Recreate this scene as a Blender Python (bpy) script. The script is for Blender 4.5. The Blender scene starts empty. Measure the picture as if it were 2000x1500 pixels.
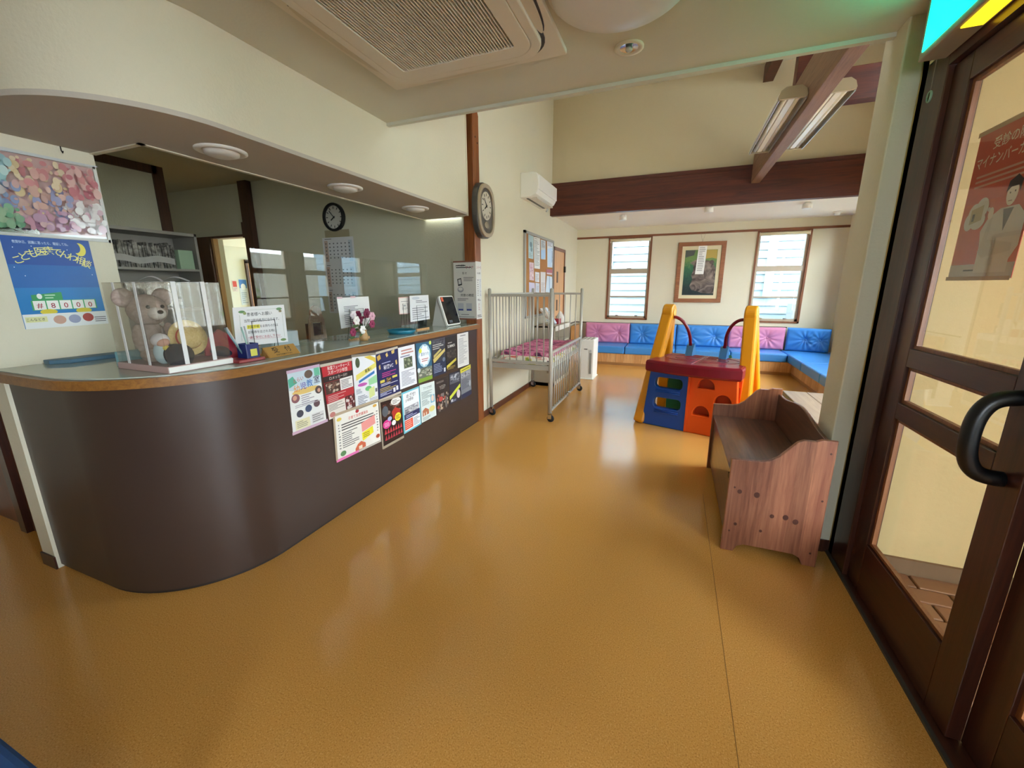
import bpy, bmesh, math, random
from mathutils import Vector, Matrix
random.seed(7)
SC = bpy.context.scene
COL = SC.collection
PI = math.pi

# ------------------------------------------------------------------ camera
F, YAW, PIT, ROL, CH = 795.83, 0.3733495, 0.2304862, -0.0030774, 1.4
_fwd = Vector((-math.sin(YAW)*math.cos(PIT), math.cos(YAW)*math.cos(PIT), -math.sin(PIT)))
_rt = Vector((math.cos(YAW), math.sin(YAW), 0)); _up = _rt.cross(_fwd)
RT = math.cos(ROL)*_rt + math.sin(ROL)*_up
UP = -math.sin(ROL)*_rt + math.cos(ROL)*_up
CAM = Vector((0, 0, CH))
cam = bpy.data.objects.new('camera', bpy.data.cameras.new('camera')); COL.objects.link(cam)
cam.matrix_world = Matrix(((RT.x, UP.x, -_fwd.x, 0), (RT.y, UP.y, -_fwd.y, 0), (RT.z, UP.z, -_fwd.z, CH), (0, 0, 0, 1)))
cam.data.sensor_width = 36; cam.data.lens = F*36/2000; cam.data.clip_start = .02
SC.camera = cam
def rayd(x, y): return RT*((x-1000)/F) + UP*(-(y-750)/F) + _fwd
def onx(x, y, X): d = rayd(x, y); return CAM + d*(X/d.x)
def ony(x, y, Y): d = rayd(x, y); return CAM + d*(Y/d.y)
def onz(x, y, z): d = rayd(x, y); return CAM + d*((z-CH)/d.z)

# ------------------------------------------------------------------ world and light
SKY = 14.0
W = bpy.data.worlds.new('sky'); SC.world = W; W.use_nodes = True
W.node_tree.nodes['Background'].inputs[0].default_value = (.80, .92, 1.0, 1)
W.node_tree.nodes['Background'].inputs[1].default_value = SKY
SC.view_settings.view_transform = 'Standard'; SC.view_settings.look = 'None'
SC.view_settings.exposure = 1.1; SC.view_settings.gamma = 1; SC.view_settings.use_curve_mapping = False
SC.cycles.max_bounces = 12; SC.cycles.diffuse_bounces = 6; SC.cycles.glossy_bounces = 4
SC.cycles.transparent_max_bounces = 16; SC.cycles.caustics_reflective = False; SC.cycles.caustics_refractive = False
SC.cycles.sample_clamp_indirect = 8
def portal(cx, cy, cz, w, h, n):      # daylight comes in through the openings
    L = bpy.data.lights.new('daylight_portal', 'AREA'); L.shape = 'RECTANGLE'; L.size = w; L.size_y = h
    L.cycles.is_portal = True
    o = bpy.data.objects.new('daylight_portal', L); COL.objects.link(o)
    o.location = (cx, cy, cz); o.rotation_euler = Vector(n).to_track_quat('-Z', 'Z').to_euler()
XR, YF = 2.50, 8.35                   # right wall, far wall
portal(-.865, YF+.10, 1.57, .78, 1.5, (0, -1, 0)); portal(1.62, YF+.10, 1.57, .78, 1.5, (0, -1, 0))
portal(XR+.10, 5.50, 1.57, .78, 1.5, (-1, 0, 0)); portal(XR+.10, 6.55, 1.57, .68, 1.5, (-1, 0, 0))
portal(XR+.10, 3.62, 1.57, 1.75, 1.5, (-1, 0, 0)); portal(XR+.10, 7.55, 1.57, .7, 1.5, (-1, 0, 0))
portal(2.66, -.75, 1.25, 2.2, 2.3, (-1, 0, 0))
portal(.5, -1.95, 1.45, .52, 1.2, (0, 1, 0)); portal(XR+.10, 3.75, 3.55, 1.3, .5, (-1, 0, 0))
portal(-6.3, 7.05, 1.5, 1.55, 1.3, (0, -1, 0))

# ------------------------------------------------------------------ materials
def lin(c):
    if isinstance(c, str): c = tuple(int(c[i:i+2], 16)/255 for i in (0, 2, 4))
    return tuple((x/12.92 if x <= .04045 else ((x+.055)/1.055)**2.4) for x in c) + (1,)
MATS = {}
def newmat(key):
    m = bpy.data.materials.new(key); m.use_nodes = True
    nt = m.node_tree; b = nt.nodes['Principled BSDF']; MATS[key] = m
    return m, nt, b
def N(nt, t, **k):
    n = nt.nodes.new(t)
    for a, v in k.items():
        if a in n.inputs.keys(): n.inputs[a].default_value = v
        else: setattr(n, a, v)
    return n
def coords(nt, scale=(1, 1, 1), kind='Object'):
    tc = N(nt, 'ShaderNodeTexCoord'); mp = N(nt, 'ShaderNodeMapping'); mp.inputs['Scale'].default_value = scale
    nt.links.new(tc.outputs[kind], mp.inputs['Vector']); return mp.outputs[0]
def bump(nt, b, fac, strength, dist=.002):
    bp = N(nt, 'ShaderNodeBump'); bp.inputs['Strength'].default_value = strength; bp.inputs['Distance'].default_value = dist
    nt.links.new(fac, bp.inputs['Height']); nt.links.new(bp.outputs[0], b.inputs['Normal'])
def ramp(nt, fac, stops):
    r = N(nt, 'ShaderNodeValToRGB'); e = r.color_ramp.elements
    while len(e) < len(stops): e.new(.5)
    for i, (p, c) in enumerate(stops): e[i].position = p; e[i].color = lin(c)
    nt.links.new(fac, r.inputs[0]); return r.outputs[0]
def plain(col, rough=.5, metal=0, spec=.5, coat=0, emit=0, key=None):
    k = key or f'paint_{col}_{rough}_{metal}_{emit}_{coat}'
    if k in MATS: return MATS[k]
    m, nt, b = newmat(k); b.inputs['Base Color'].default_value = lin(col); b.inputs['Roughness'].default_value = rough
    b.inputs['Metallic'].default_value = metal; b.inputs['Specular IOR Level'].default_value = spec; b.inputs['Coat Weight'].default_value = coat
    if emit: b.inputs['Emission Color'].default_value = lin(col); b.inputs['Emission Strength'].default_value = emit
    return m
def plaster(key, col, sc=70, st=.35, rough=.85):
    m, nt, b = newmat(key); v = coords(nt)
    n1 = N(nt, 'ShaderNodeTexNoise', Scale=sc, Detail=4.0); n2 = N(nt, 'ShaderNodeTexNoise', Scale=2.0, Detail=3.0)
    nt.links.new(v, n1.inputs['Vector']); nt.links.new(v, n2.inputs['Vector'])
    base = lin(col); d = tuple(x*.93 for x in base[:3])+(1,)
    mx = N(nt, 'ShaderNodeMix', data_type='RGBA'); mx.inputs[6].default_value = base; mx.inputs[7].default_value = d
    nt.links.new(n2.outputs[0], mx.inputs[0]); nt.links.new(mx.outputs[2], b.inputs['Base Color'])
    b.inputs['Roughness'].default_value = rough; bump(nt, b, n1.outputs[0], st, .004); return m
def wood(key, dark, light, axis='z', sc=6, rough=.4, coat=0, spec=.5):
    m, nt, b = newmat(key)
    s = {'x': (.06, 1, 1), 'y': (1, .06, 1), 'z': (1, 1, .06)}[axis]
    v = coords(nt, tuple(x*sc for x in s))
    n1 = N(nt, 'ShaderNodeTexNoise', Scale=4.0, Detail=6.0, Roughness=.65, Distortion=1.2); nt.links.new(v, n1.inputs['Vector'])
    n2 = N(nt, 'ShaderNodeTexNoise', Scale=22.0, Detail=3.0); nt.links.new(v, n2.inputs['Vector'])
    mt = N(nt, 'ShaderNodeMath', operation='MULTIPLY_ADD'); nt.links.new(n2.outputs[0], mt.inputs[0]); mt.inputs[1].default_value = .35
    nt.links.new(n1.outputs[0], mt.inputs[2])
    c = ramp(nt, mt.outputs[0], [(.45, dark), (.85, light)])
    nt.links.new(c, b.inputs['Base Color']); b.inputs['Roughness'].default_value = rough
    b.inputs['Coat Weight'].default_value = coat; b.inputs['Coat Roughness'].default_value = .15; b.inputs['Specular IOR Level'].default_value = spec
    bump(nt, b, n2.outputs[0], .08, .001); return m
def plank_tone(m, per_m, amount):
    nt = m.node_tree; b = nt.nodes['Principled BSDF']; src = b.inputs['Base Color'].links[0].from_socket
    tc = N(nt, 'ShaderNodeTexCoord'); sp = N(nt, 'ShaderNodeSeparateXYZ'); nt.links.new(tc.outputs['Object'], sp.inputs[0])
    mu = N(nt, 'ShaderNodeMath', operation='MULTIPLY'); mu.inputs[1].default_value = per_m; nt.links.new(sp.outputs[0], mu.inputs[0])
    fl = N(nt, 'ShaderNodeMath', operation='FLOOR'); nt.links.new(mu.outputs[0], fl.inputs[0]); wn = N(nt, 'ShaderNodeTexWhiteNoise', noise_dimensions='1D'); nt.links.new(fl.outputs[0], wn.inputs['W'])
    ma = N(nt, 'ShaderNodeMath', operation='MULTIPLY_ADD'); nt.links.new(wn.outputs[0], ma.inputs[0]); ma.inputs[1].default_value = amount; ma.inputs[2].default_value = 1-amount/2
    hs = N(nt, 'ShaderNodeHueSaturation'); nt.links.new(ma.outputs[0], hs.inputs['Value']); nt.links.new(src, hs.inputs['Color']); nt.links.new(hs.outputs[0], b.inputs['Base Color']); return m
def glassmat(key, tint=(1, 1, 1, 1), ior=1.45, rough=0.0, haze=0.0):
    m, nt, b = newmat(key); nt.nodes.remove(b)
    f0 = ((ior-1)/(ior+1))**2; lw = N(nt, 'ShaderNodeLayerWeight', Blend=.5)
    pw = N(nt, 'ShaderNodeMath', operation='POWER'); nt.links.new(lw.outputs['Facing'], pw.inputs[0]); pw.inputs[1].default_value = 5
    fr = N(nt, 'ShaderNodeMath', operation='MULTIPLY_ADD'); nt.links.new(pw.outputs[0], fr.inputs[0]); fr.inputs[1].default_value = 1-f0; fr.inputs[2].default_value = f0
    tr = N(nt, 'ShaderNodeBsdfTransparent'); gl = N(nt, 'ShaderNodeBsdfGlossy', Roughness=rough)
    tr.inputs[0].default_value = tint; mx = N(nt, 'ShaderNodeMixShader')
    nt.links.new(fr.outputs[0], mx.inputs[0]); nt.links.new(tr.outputs[0], mx.inputs[1]); nt.links.new(gl.outputs[0], mx.inputs[2])
    out = mx.outputs[0]
    if haze:
        df = N(nt, 'ShaderNodeBsdfDiffuse'); df.inputs[0].default_value = (.9, .9, .9, 1); m2 = N(nt, 'ShaderNodeMixShader'); m2.inputs[0].default_value = haze
        nt.links.new(out, m2.inputs[1]); nt.links.new(df.outputs[0], m2.inputs[2]); out = m2.outputs[0]
    nt.links.new(out, nt.nodes['Material Output'].inputs[0]); return m

WALL = plaster('wall_paper', 'dfd8c0'); CEIL = plaster('ceiling_paper', 'd2d2c4', 90, .15)
CEILW = plaster('ceiling_white', 'f2ece0', 90, .12); YEL = plaster('wall_yellow', 'd9c088', 30, .9)
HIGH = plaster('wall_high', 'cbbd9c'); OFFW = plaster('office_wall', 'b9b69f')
BEAM = wood('beam_wood', '3a1206', '5e2610', 'x', 5, .45); BEAMY = wood('beam_wood_long', '6a4a38', '937058', 'y', 5, .5)
PILLAR = wood('pillar_wood', '6b3515', '96582c', 'z', 6, .4); DARKW = wood('door_wood', '2c130b', '4a2416', 'z', 6, .35, .2)
DARKH = wood('door_wood_rail', '2c130b', '472214', 'y', 6, .35, .2); BEADW = wood('bead_wood', '6e3f22', '93603a', 'z', 8, .4)
TRIMW = wood('trim_wood', '6d3d22', '8d5533', 'x', 8, .45); TRIMZ = wood('trim_wood_up', '6d3d22', '8d5533', 'z', 8, .45)
EDGE = wood('counter_edge', '744a22', '98682f', 'y', 8, .35); OFFB = wood('office_brown', '2d180d', '4a2a16', 'z', 6, .5)
PINE = wood('bench_pine', '734030', 'a86f52', 'z', 5, .38, .15); PINEY = wood('bench_pine_long', '452619', '6e4630', 'y', 5, .35, .3)
plank_tone(PINE, 14.3, .45)
SLAT = wood('slat_wood', 'b07a45', 'd3a068', 'z', 8, .4); SLAT2 = wood('slat_wood_pale', 'bd8852', 'dcae78', 'z', 8, .4)
DOORW = wood('door_pale', 'c58d58', 'dba873', 'z', 5, .45); CHESTW = wood('chest_top', '7a6654', '96826c', 'y', 6, .4)
FENCEW = wood('fence_wood', 'a8a498', 'cdc8be', 'z', 6, .8); FRAMEW = wood('frame_wood', '7c4527', 'a0653c', 'x', 9, .4)
ALU = plain('b9ab97', .45, .3, key='window_alu'); STEEL = plain('b4b0a6', .35, .25, key='crib_paint'); CHROME = plain('c9c9c9', .15, 1, key='chrome')
WHITEP = plain('e9e7e0', .4, key='white_plastic'); CREAMP = plain('dcd6c6', .45, key='cream_plastic'); BLACKP = plain('0b0c0e', .35, key='black_plastic')
GREYP = plain('6e6a64', .5, key='grey_plastic'); RUBBER = plain('1c1a19', .7, key='rubber')
GLASS = glassmat('window_glass'); ACRYL = glassmat('acrylic_sheet', (.96, .97, .96, 1), 1.5); FILM = glassmat('clear_film', (.95, .94, .92, 1), 1.6, .03, .02)
TOPGL = glassmat('table_glass', (.86, .92, .88, 1), 1.55)

def mk_floor():
    m, nt, b = newmat('floor_vinyl'); v = coords(nt)
    n1 = N(nt, 'ShaderNodeTexNoise', Scale=210.0, Detail=3.0, Roughness=.6); n2 = N(nt, 'ShaderNodeTexNoise', Scale=1.1, Detail=2.0)
    vo = N(nt, 'ShaderNodeTexVoronoi', Scale=150.0)
    for n in (n1, n2, vo): nt.links.new(v, n.inputs['Vector'])
    c1 = ramp(nt, n1.outputs[0], [(.30, 'ab7334'), (.45, 'cc9248'), (.6, 'd49b50'), (.74, 'e6b878')])
    fl = ramp(nt, vo.outputs['Distance'], [(.04, '8a6030'), (.14, 'ffffff')])
    mx = N(nt, 'ShaderNodeMix', data_type='RGBA', blend_type='MULTIPLY'); mx.inputs[0].default_value = .35
    nt.links.new(c1, mx.inputs[6]); nt.links.new(fl, mx.inputs[7]); nt.links.new(mx.outputs[2], b.inputs['Base Color'])
    b.inputs['Roughness'].default_value = .15; b.inputs['Specular IOR Level'].default_value = .5
    n3 = N(nt, 'ShaderNodeTexNoise', Scale=7.0, Detail=1.0); nt.links.new(v, n3.inputs['Vector'])
    bump(nt, b, n3.outputs[0], .05, .006); return m
FLOOR = mk_floor()
def mk_lam():
    m, nt, b = newmat('counter_laminate'); b.inputs['Base Color'].default_value = lin('3f3029'); b.inputs['Roughness'].default_value = .36
    v = coords(nt); n = N(nt, 'ShaderNodeTexNoise', Scale=300.0); nt.links.new(v, n.inputs['Vector']); bump(nt, b, n.outputs[0], .05, .0005); return m
LAM = mk_lam()
def vinyl(key, col):
    m, nt, b = newmat(key); b.inputs['Base Color'].default_value = lin(col); b.inputs['Roughness'].default_value = .38
    v = coords(nt); n = N(nt, 'ShaderNodeTexNoise', Scale=14.0, Detail=3.0, Distortion=.8); nt.links.new(v, n.inputs['Vector']); bump(nt, b, n.outputs[0], .12, .01); return m
BLUEV = vinyl('vinyl_blue', '3c86cf'); PINKV = vinyl('vinyl_pink', 'd084a8')
def cloth(key, stops, sc=9):
    m, nt, b = newmat(key); v = coords(nt); n = N(nt, 'ShaderNodeTexNoise', Scale=float(sc), Detail=2.0, Distortion=1.5); nt.links.new(v, n.inputs['Vector'])
    nt.links.new(ramp(nt, n.outputs[0], stops), b.inputs['Base Color']); b.inputs['Roughness'].default_value = .9
    n2 = N(nt, 'ShaderNodeTexNoise', Scale=25.0, Detail=2.0); nt.links.new(v, n2.inputs['Vector']); bump(nt, b, n2.outputs[0], .5, .01); return m
BLANK = cloth('blanket_pink', [(.36, '5a2a4a'), (.45, 'a84a70'), (.52, 'd87fa0'), (.62, 'c25c86'), (.7, 'e8b4c4')], 8)
SHEET = cloth('sheet_print', [(.35, 'd6533f'), (.44, 'e8e4d6'), (.55, 'e9e6da'), (.6, 'd8c04a'), (.68, '7d9a4a')], 6)
PLUSH = cloth('plush_pinkgrey', [(.3, '95837b'), (.7, 'b9a79c')], 30); PLUSHW = cloth('plush_white', [(.3, 'cfc9c2'), (.7, 'e8e2dc')], 30)
STRAW = cloth('straw', [(.3, 'd6bc78'), (.7, 'e8d49a')], 60); NAVYF = cloth('navy_felt', [(.3, '17161c'), (.7, '25242c')], 40)
FILES = cloth('paper_files', [(.3, '4b4640'), (.5, '8d8880'), (.7, 'b5b0a6')], 14)

# ------------------------------------------------------------------ mesh tools
class MB:
    def __init__(s): s.v = []; s.f = []; s.mi = []; s.sm = []
    def add(s, vs, fs, smooth=False, mi=0):
        o = len(s.v); s.v += [Vector(v) for v in vs]
        for f in fs: s.f.append([i+o for i in f]); s.mi.append(mi); s.sm.append(smooth)
        return s
    def box(s, x0, x1, y0, y1, z0, z1, bev=0, mi=0, seg=2):
        if not bev:
            return s.add([(x0,y0,z0),(x1,y0,z0),(x1,y1,z0),(x0,y1,z0),(x0,y0,z1),(x1,y0,z1),(x1,y1,z1),(x0,y1,z1)],
                         [(0,3,2,1),(4,5,6,7),(0,1,5,4),(1,2,6,5),(2,3,7,6),(3,0,4,7)], mi=mi)
        bm = bmesh.new(); bmesh.ops.create_cube(bm, size=1)
        for v in bm.verts: v.co = Vector(((x0+x1)/2+v.co.x*(x1-x0), (y0+y1)/2+v.co.y*(y1-y0), (z0+z1)/2+v.co.z*(z1-z0)))
        bmesh.ops.bevel(bm, geom=list(bm.edges), offset=min(bev, .49*min(abs(x1-x0), abs(y1-y0), abs(z1-z0))), segments=seg, affect='EDGES', profile=.5)
        bm.verts.index_update()
        s.add([v.co.copy() for v in bm.verts], [[v.index for v in f.verts] for f in bm.faces], mi=mi, smooth=False); bm.free(); return s
    def obox(s, p0, p1, w, h, up=(0, 0, 1), bev=0, mi=0):       # bar from p0 to p1
        p0 = Vector(p0); p1 = Vector(p1); d = p1-p0; L = d.length; d.normalize(); u = Vector(up); r = d.cross(u)
        if r.length < 1e-5: r = d.cross(Vector((1, 0, 0)))
        r.normalize(); u = r.cross(d); t = MB().box(-w/2, w/2, 0, L, -h/2, h/2, bev)
        return s.add([p0 + r*v.x + d*v.y + u*v.z for v in t.v], t.f, mi=mi)
    def tube(s, pts, r, n=10, mi=0, caps=True, smooth=True):
        pts = [Vector(p) for p in pts]; rs = r if isinstance(r, (list, tuple)) else [r]*len(pts)
        d = (pts[1]-pts[0]).normalized(); a = d.orthogonal().normalized(); vs = []; fs = []
        for i, p in enumerate(pts):
            dn = ((pts[min(i+1, len(pts)-1)]-pts[max(i-1, 0)])).normalized()
            a = (a - dn*a.dot(dn)).normalized(); b = dn.cross(a)
            for k in range(n): t = 2*PI*k/n; vs.append(p + (a*math.cos(t)+b*math.sin(t))*rs[i])
        for i in range(len(pts)-1):
            for k in range(n): fs.append((i*n+k, i*n+(k+1) % n, (i+1)*n+(k+1) % n, (i+1)*n+k))
        s.add(vs, fs, smooth, mi)
        if caps: o = len(s.v)-len(vs); s.add([], []); s.f += [[o+k for k in range(n)][::-1], [o+(len(pts)-1)*n+k for k in range(n)]]; s.mi += [mi]*2; s.sm += [False]*2
        return s
    def lathe(s, prof, c=(0, 0, 0), n=24, mi=0, axis='z', smooth=True, close=True):
        c = Vector(c); vs = []; fs = []
        for r, z in prof:
            for k in range(n):
                t = 2*PI*k/n; p = (r*math.cos(t), r*math.sin(t), z)
                if axis == 'x': p = (z, r*math.cos(t), r*math.sin(t))
                if axis == 'y': p = (r*math.cos(t), z, -r*math.sin(t))
                vs.append(c+Vector(p))
        for i in range(len(prof)-1):
            for k in range(n): fs.append((i*n+k, i*n+(k+1) % n, (i+1)*n+(k+1) % n, (i+1)*n+k))
        s.add(vs, fs, smooth, mi)
        if close:
            o = len(s.v)-len(vs)
            s.f += [[o+k for k in range(n)][::-1], [o+(len(prof)-1)*n+k for k in range(n)]]; s.mi += [mi]*2; s.sm += [False]*2
        return s
    def ball(s, c, r, nu=16, nv=10, mi=0):
        r = r if isinstance(r, (tuple, list)) else (r, r, r); c = Vector(c); vs = [c+Vector((0, 0, -r[2]))]; fs = []
        for j in range(1, nv):
            a = -PI/2+PI*j/nv
            for i in range(nu): t = 2*PI*i/nu; vs.append(c+Vector((r[0]*math.cos(a)*math.cos(t), r[1]*math.cos(a)*math.sin(t), r[2]*math.sin(a))))
        vs.append(c+Vector((0, 0, r[2]))); L = len(vs)-1
        for i in range(nu): fs.append((0, 1+(i+1) % nu, 1+i)); fs.append((L, L-nu+i, L-nu+(i+1) % nu))
        for j in range(nv-2):
            for i in range(nu): a = 1+j*nu; fs.append((a+i, a+(i+1) % nu, a+nu+(i+1) % nu, a+nu+i))
        return s.add(vs, fs, True, mi)
    def prism(s, poly, z0, z1, M=None, mi=0):                    # polygon in xy, extruded z
        n = len(poly); vs = [(x, y, z0) for x, y in poly]+[(x, y, z1) for x, y in poly]
        if M: vs = [M @ Vector(v) for v in vs]
        return s.add(vs, [list(range(n))[::-1], list(range(n, 2*n))]+[(i, (i+1) % n, n+(i+1) % n, n+i) for i in range(n)], mi=mi)
    def shape(s, outlines, thick, M=None, bev=0, mi=0):          # filled outlines with holes, thickness along z about 0
        c = bpy.data.curves.new('s', 'CURVE'); c.dimensions = '2D'; c.fill_mode = 'BOTH'; c.extrude = max(thick/2-bev, 1e-4); c.bevel_depth = bev; c.bevel_resolution = 1
        c.offset = -bev
        for o in outlines:
            sp = c.splines.new('POLY'); sp.points.add(len(o)-1); sp.use_cyclic_u = True
            for i, (x, y) in enumerate(o): sp.points[i].co = (x, y, 0, 1)
        ob = bpy.data.objects.new('s', c); me = ob.to_mesh()
        vs = [(M @ v.co) if M else v.co.copy() for v in me.vertices]; fs = [list(p.vertices) for p in me.polygons]
        s.add(vs, fs, False, mi); ob.to_mesh_clear(); bpy.data.objects.remove(ob); bpy.data.curves.remove(c); return s
    def grid(s, fn, nu, nv, mi=0, smooth=True):
        vs = [fn(i/nu, j/nv) for j in range(nv+1) for i in range(nu+1)]; w = nu+1
        return s.add(vs, [(j*w+i, j*w+i+1, (j+1)*w+i+1, (j+1)*w+i) for j in range(nv) for i in range(nu)], smooth, mi)
    def xf(s, M): s.v = [M @ v for v in s.v]; return s
def rect(x0, x1, y0, y1, r=0, n=5):
    if r <= 0: return [(x0, y0), (x1, y0), (x1, y1), (x0, y1)]
    o = []
    for cx, cy, a in ((x1-r, y0+r, -90), (x1-r, y1-r, 0), (x0+r, y1-r, 90), (x0+r, y0+r, 180)):
        for k in range(n+1): t = math.radians(a+90*k/n); o.append((cx+r*math.cos(t), cy+r*math.sin(t)))
    return o
def ell(cx, cy, rx, ry, n=20, a0=0, a1=360): return [(cx+rx*math.cos(math.radians(a0+(a1-a0)*k/n)), cy+ry*math.sin(math.radians(a0+(a1-a0)*k/n))) for k in range(n+(0 if a1-a0 >= 360 else 1))]

def base_of(o):
    p = Vector((0, 0, 0))
    while o is not None: p += o.location; o = o.parent
    return p
def build(mb, name, mat, parent=None, loc=None, local=False, weld=False):
    """mb is in world coordinates unless local; one mesh object"""
    me = bpy.data.meshes.new(name); off = Vector((0, 0, 0))
    if not local:
        if parent is not None: off = base_of(parent)
        elif loc is not None: off = Vector(loc)
    me.from_pydata([tuple(v-off) for v in mb.v], [], mb.f)
    mats = mat if isinstance(mat, (list, tuple)) else [mat]
    for m in mats: me.materials.append(m)
    me.polygons.foreach_set('material_index', mb.mi); me.polygons.foreach_set('use_smooth', mb.sm); me.update()
    o = bpy.data.objects.new(name, me); COL.objects.link(o)
    if parent is not None: o.parent = parent
    elif loc is not None: o.location = loc
    return o
def tag(o, label=None, cat=None, group=None, kind=None):
    if label: o['label'] = label
    if cat: o['category'] = cat
    if group: o['group'] = group
    if kind: o['kind'] = kind
    return o
def thing(name, label, cat, loc=(0, 0, 0), rz=0, group=None, kind=None):
    o = bpy.data.objects.new(name, None); COL.objects.link(o); o.location = loc; o.rotation_euler = (0, 0, rz); o.empty_display_size = .1
    return tag(o, label, cat, group, kind)
def copy_tree(o, parent=None):
    c = o.copy(); COL.objects.link(c)
    if parent is not None: c.parent = parent
    for ch in list(o.children): copy_tree(ch, c)
    return c
def struct(mb, name, mat, label=None, cat=None, parent=None):
    o = build(mb, name, mat, parent)
    if parent is None: tag(o, label, cat, kind='structure')
    return o

# ------------------------------------------------------------------ shell
def holed(a0, a1, b0, b1, holes):           # rectangles left over around holes
    xs = sorted({a0, a1, *[h[0] for h in holes], *[h[1] for h in holes]}); out = []
    for i in range(len(xs)-1):
        m = (xs[i]+xs[i+1])/2; hs = sorted([h for h in holes if h[0] < m < h[1]], key=lambda h: h[2]); z = b0
        for h in hs:
            if h[2] > z: out.append((xs[i], xs[i+1], z, h[2]))
            z = h[3]
        if z < b1: out.append((xs[i], xs[i+1], z, b1))
    return out
def wall_y(y0, y1, x0, x1, z0, z1, holes=()):
    m = MB()
    for r in holed(x0, x1, z0, z1, holes): m.box(r[0], r[1], y0, y1, r[2], r[3])
    return m
def wall_x(x0, x1, y0, y1, z0, z1, holes=()):
    m = MB()
    for r in holed(y0, y1, z0, z1, holes): m.box(x0, x1, r[0], r[1], r[2], r[3])
    return m
XL = -1.88; ZC = 2.485; YE = 2.55; ZL = 2.51; YB = 6.50
fl = struct(MB().box(-7.5, .885, -2.0, 9.0, -.1, 0).box(.885, XR+.1, 2.4, 9.0, -.1, 0), 'floor', FLOOR, 'speckled ochre vinyl floor of the reception and waiting room', 'floor')
struct(MB().box(.2915, .2935, .0, 2.9, 0, .0004), 'floor_seam', plain('7a5420', .6), parent=fl)
struct(wall_x(XL-.12, XL, 3.90, YF, 0, 5.6), 'wall_left', WALL, 'cream textured wall behind the cot and the cork board', 'wall')
WIN = [(-1.26, -.47, .80, 2.34), (1.225, 2.01, .80, 2.34)]
struct(wall_y(YF, YF+.14, XL-.12, XR+.14, 0, ZL+.1, WIN), 'wall_far', WALL, 'cream wall with two windows behind the blue and pink seats', 'wall')
WR = [(5.11, 5.89, .80, 2.34), (6.21, 6.89, .80, 2.34), (2.72, 4.52, .80, 2.34), (3.05, 4.45, 3.25, 3.85), (7.2, 7.9, .80, 2.34)]
struct(wall_x(XR, XR+.14, 2.52, YF, 0, 5.6, WR), 'wall_right', WALL, 'cream side wall of the waiting room with windows', 'wall')
struct(wall_y(YB, YB+.12, XL, XR, ZL, 4.35), 'wall_upper', HIGH, 'tall tan upper wall above the long dark beam', 'wall')
struct(MB().add([(XL-.12, YB+.15, 4.02), (XR+.14, YB+.15, 4.02), (XR+.14, 2.3, 5.49), (XL-.12, 2.3, 5.49), (XL-.12, YB+.15, 4.12), (XR+.14, YB+.15, 4.12), (XR+.14, 2.3, 5.6), (XL-.12, 2.3, 5.6)],
       [(0,3,2,1),(4,5,6,7),(0,1,5,4),(1,2,6,5),(2,3,7,6),(3,0,4,7)]), 'ceiling_sloped', CEIL, 'sloping pale ceiling above the tall upper wall', 'ceiling')
struct(MB().box(XL, XR, YB+.1, YF, ZL, ZL+.1), 'ceiling_waiting', CEILW, 'low white ceiling above the blue and pink seats', 'ceiling')
struct(MB().box(-4.1, .90, -2.0, 1.2, ZC, ZC+.15).box(-2.02, .90, 1.2, YE, ZC, ZC+.15), 'ceiling', CEIL, 'low grey-cream ceiling above the reception hall', 'ceiling')
struct(MB().box(XL-.02, .81, YE, YE+.03, ZC-.018, ZC+.15), 'trim_1', CEIL, 'thin plastered nosing along the edge of the hall ceiling', 'trim')
struct(wall_y(2.42, 2.55, XL-.12, XR+.14, ZC+.15, 5.6), 'wall_gable', WALL, 'plaster wall rising above the hall ceiling edge', 'wall')
# column between hall and waiting room and the wall that carries on from it
struct(MB().box(.81, .885, 2.44, 2.67, 0, ZC+.15, .006), 'wall_column', WALL, 'pale plastered column beside the sliding door', 'column')
struct(wall_y(2.39, 2.52, .885, XR+.2, 0, ZC+.15), 'wall_porch', YEL, 'yellow textured porch wall behind the glazed door', 'wall')
struct(MB().box(.86, .884, 2.435, 2.46, 0, .07).box(.8, .86, 2.43, 2.44, 0, .07).box(.80, .81, 2.43, 2.67, 0, .07), 'baseboard_right', DARKW, 'dark brown baseboard at the foot of the column', 'baseboard')
struct(MB().box(XL, XL+.012, 3.90, 7.0, 0, .07), 'baseboard_left', wood('base_wood', '4a2414', '6b3a22', 'y', 8, .4), 'brown baseboard under the wall behind the cot', 'baseboard')
struct(MB().box(XL, XR, YF-.018, YF, 2.33, 2.365), 'trim_2', TRIMW, 'thin brown picture rail along the far wall', 'picture rail')
struct(MB().box(XL, 1.85, YF-.02, YF, .72, .735).box(XL, XL+.02, 7.5, YF, .72, .735), 'trim_3', DARKH, 'thin dark ledge strip above the seat backs', 'trim')
# hall: back wall, left corridor, door wall
struct(wall_y(-2.0, -1.86, -4.1, 2.8, 0, ZC, [(.2, .80, .80, 2.10)]), 'wall_back', WALL, 'cream wall closing the reception hall', 'wall')
struct(wall_x(-4.1, -4.0, -2.0, 1.0, 0, ZC), 'wall_corridor', WALL, 'cream corridor wall', 'wall')
struct(wall_x(.885, .985, -2.0, 2.44, 2.27, ZC, []), 'wall_lintel', WALL, 'cream wall band above the sliding door', 'wall')
struct(MB().box(-2.97, -2.85, .85, 1.37, 0, ZC), 'wall_poster', WALL, 'narrow cream wall end holding two posters', 'wall')
struct(MB().box(-2.975, -2.845, .842, .85, 0, .07).box(-2.975, -2.97, .85, 1.37, 0, .07), 'baseboard_poster', DARKW, 'brown baseboard round the narrow wall end', 'baseboard')
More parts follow.
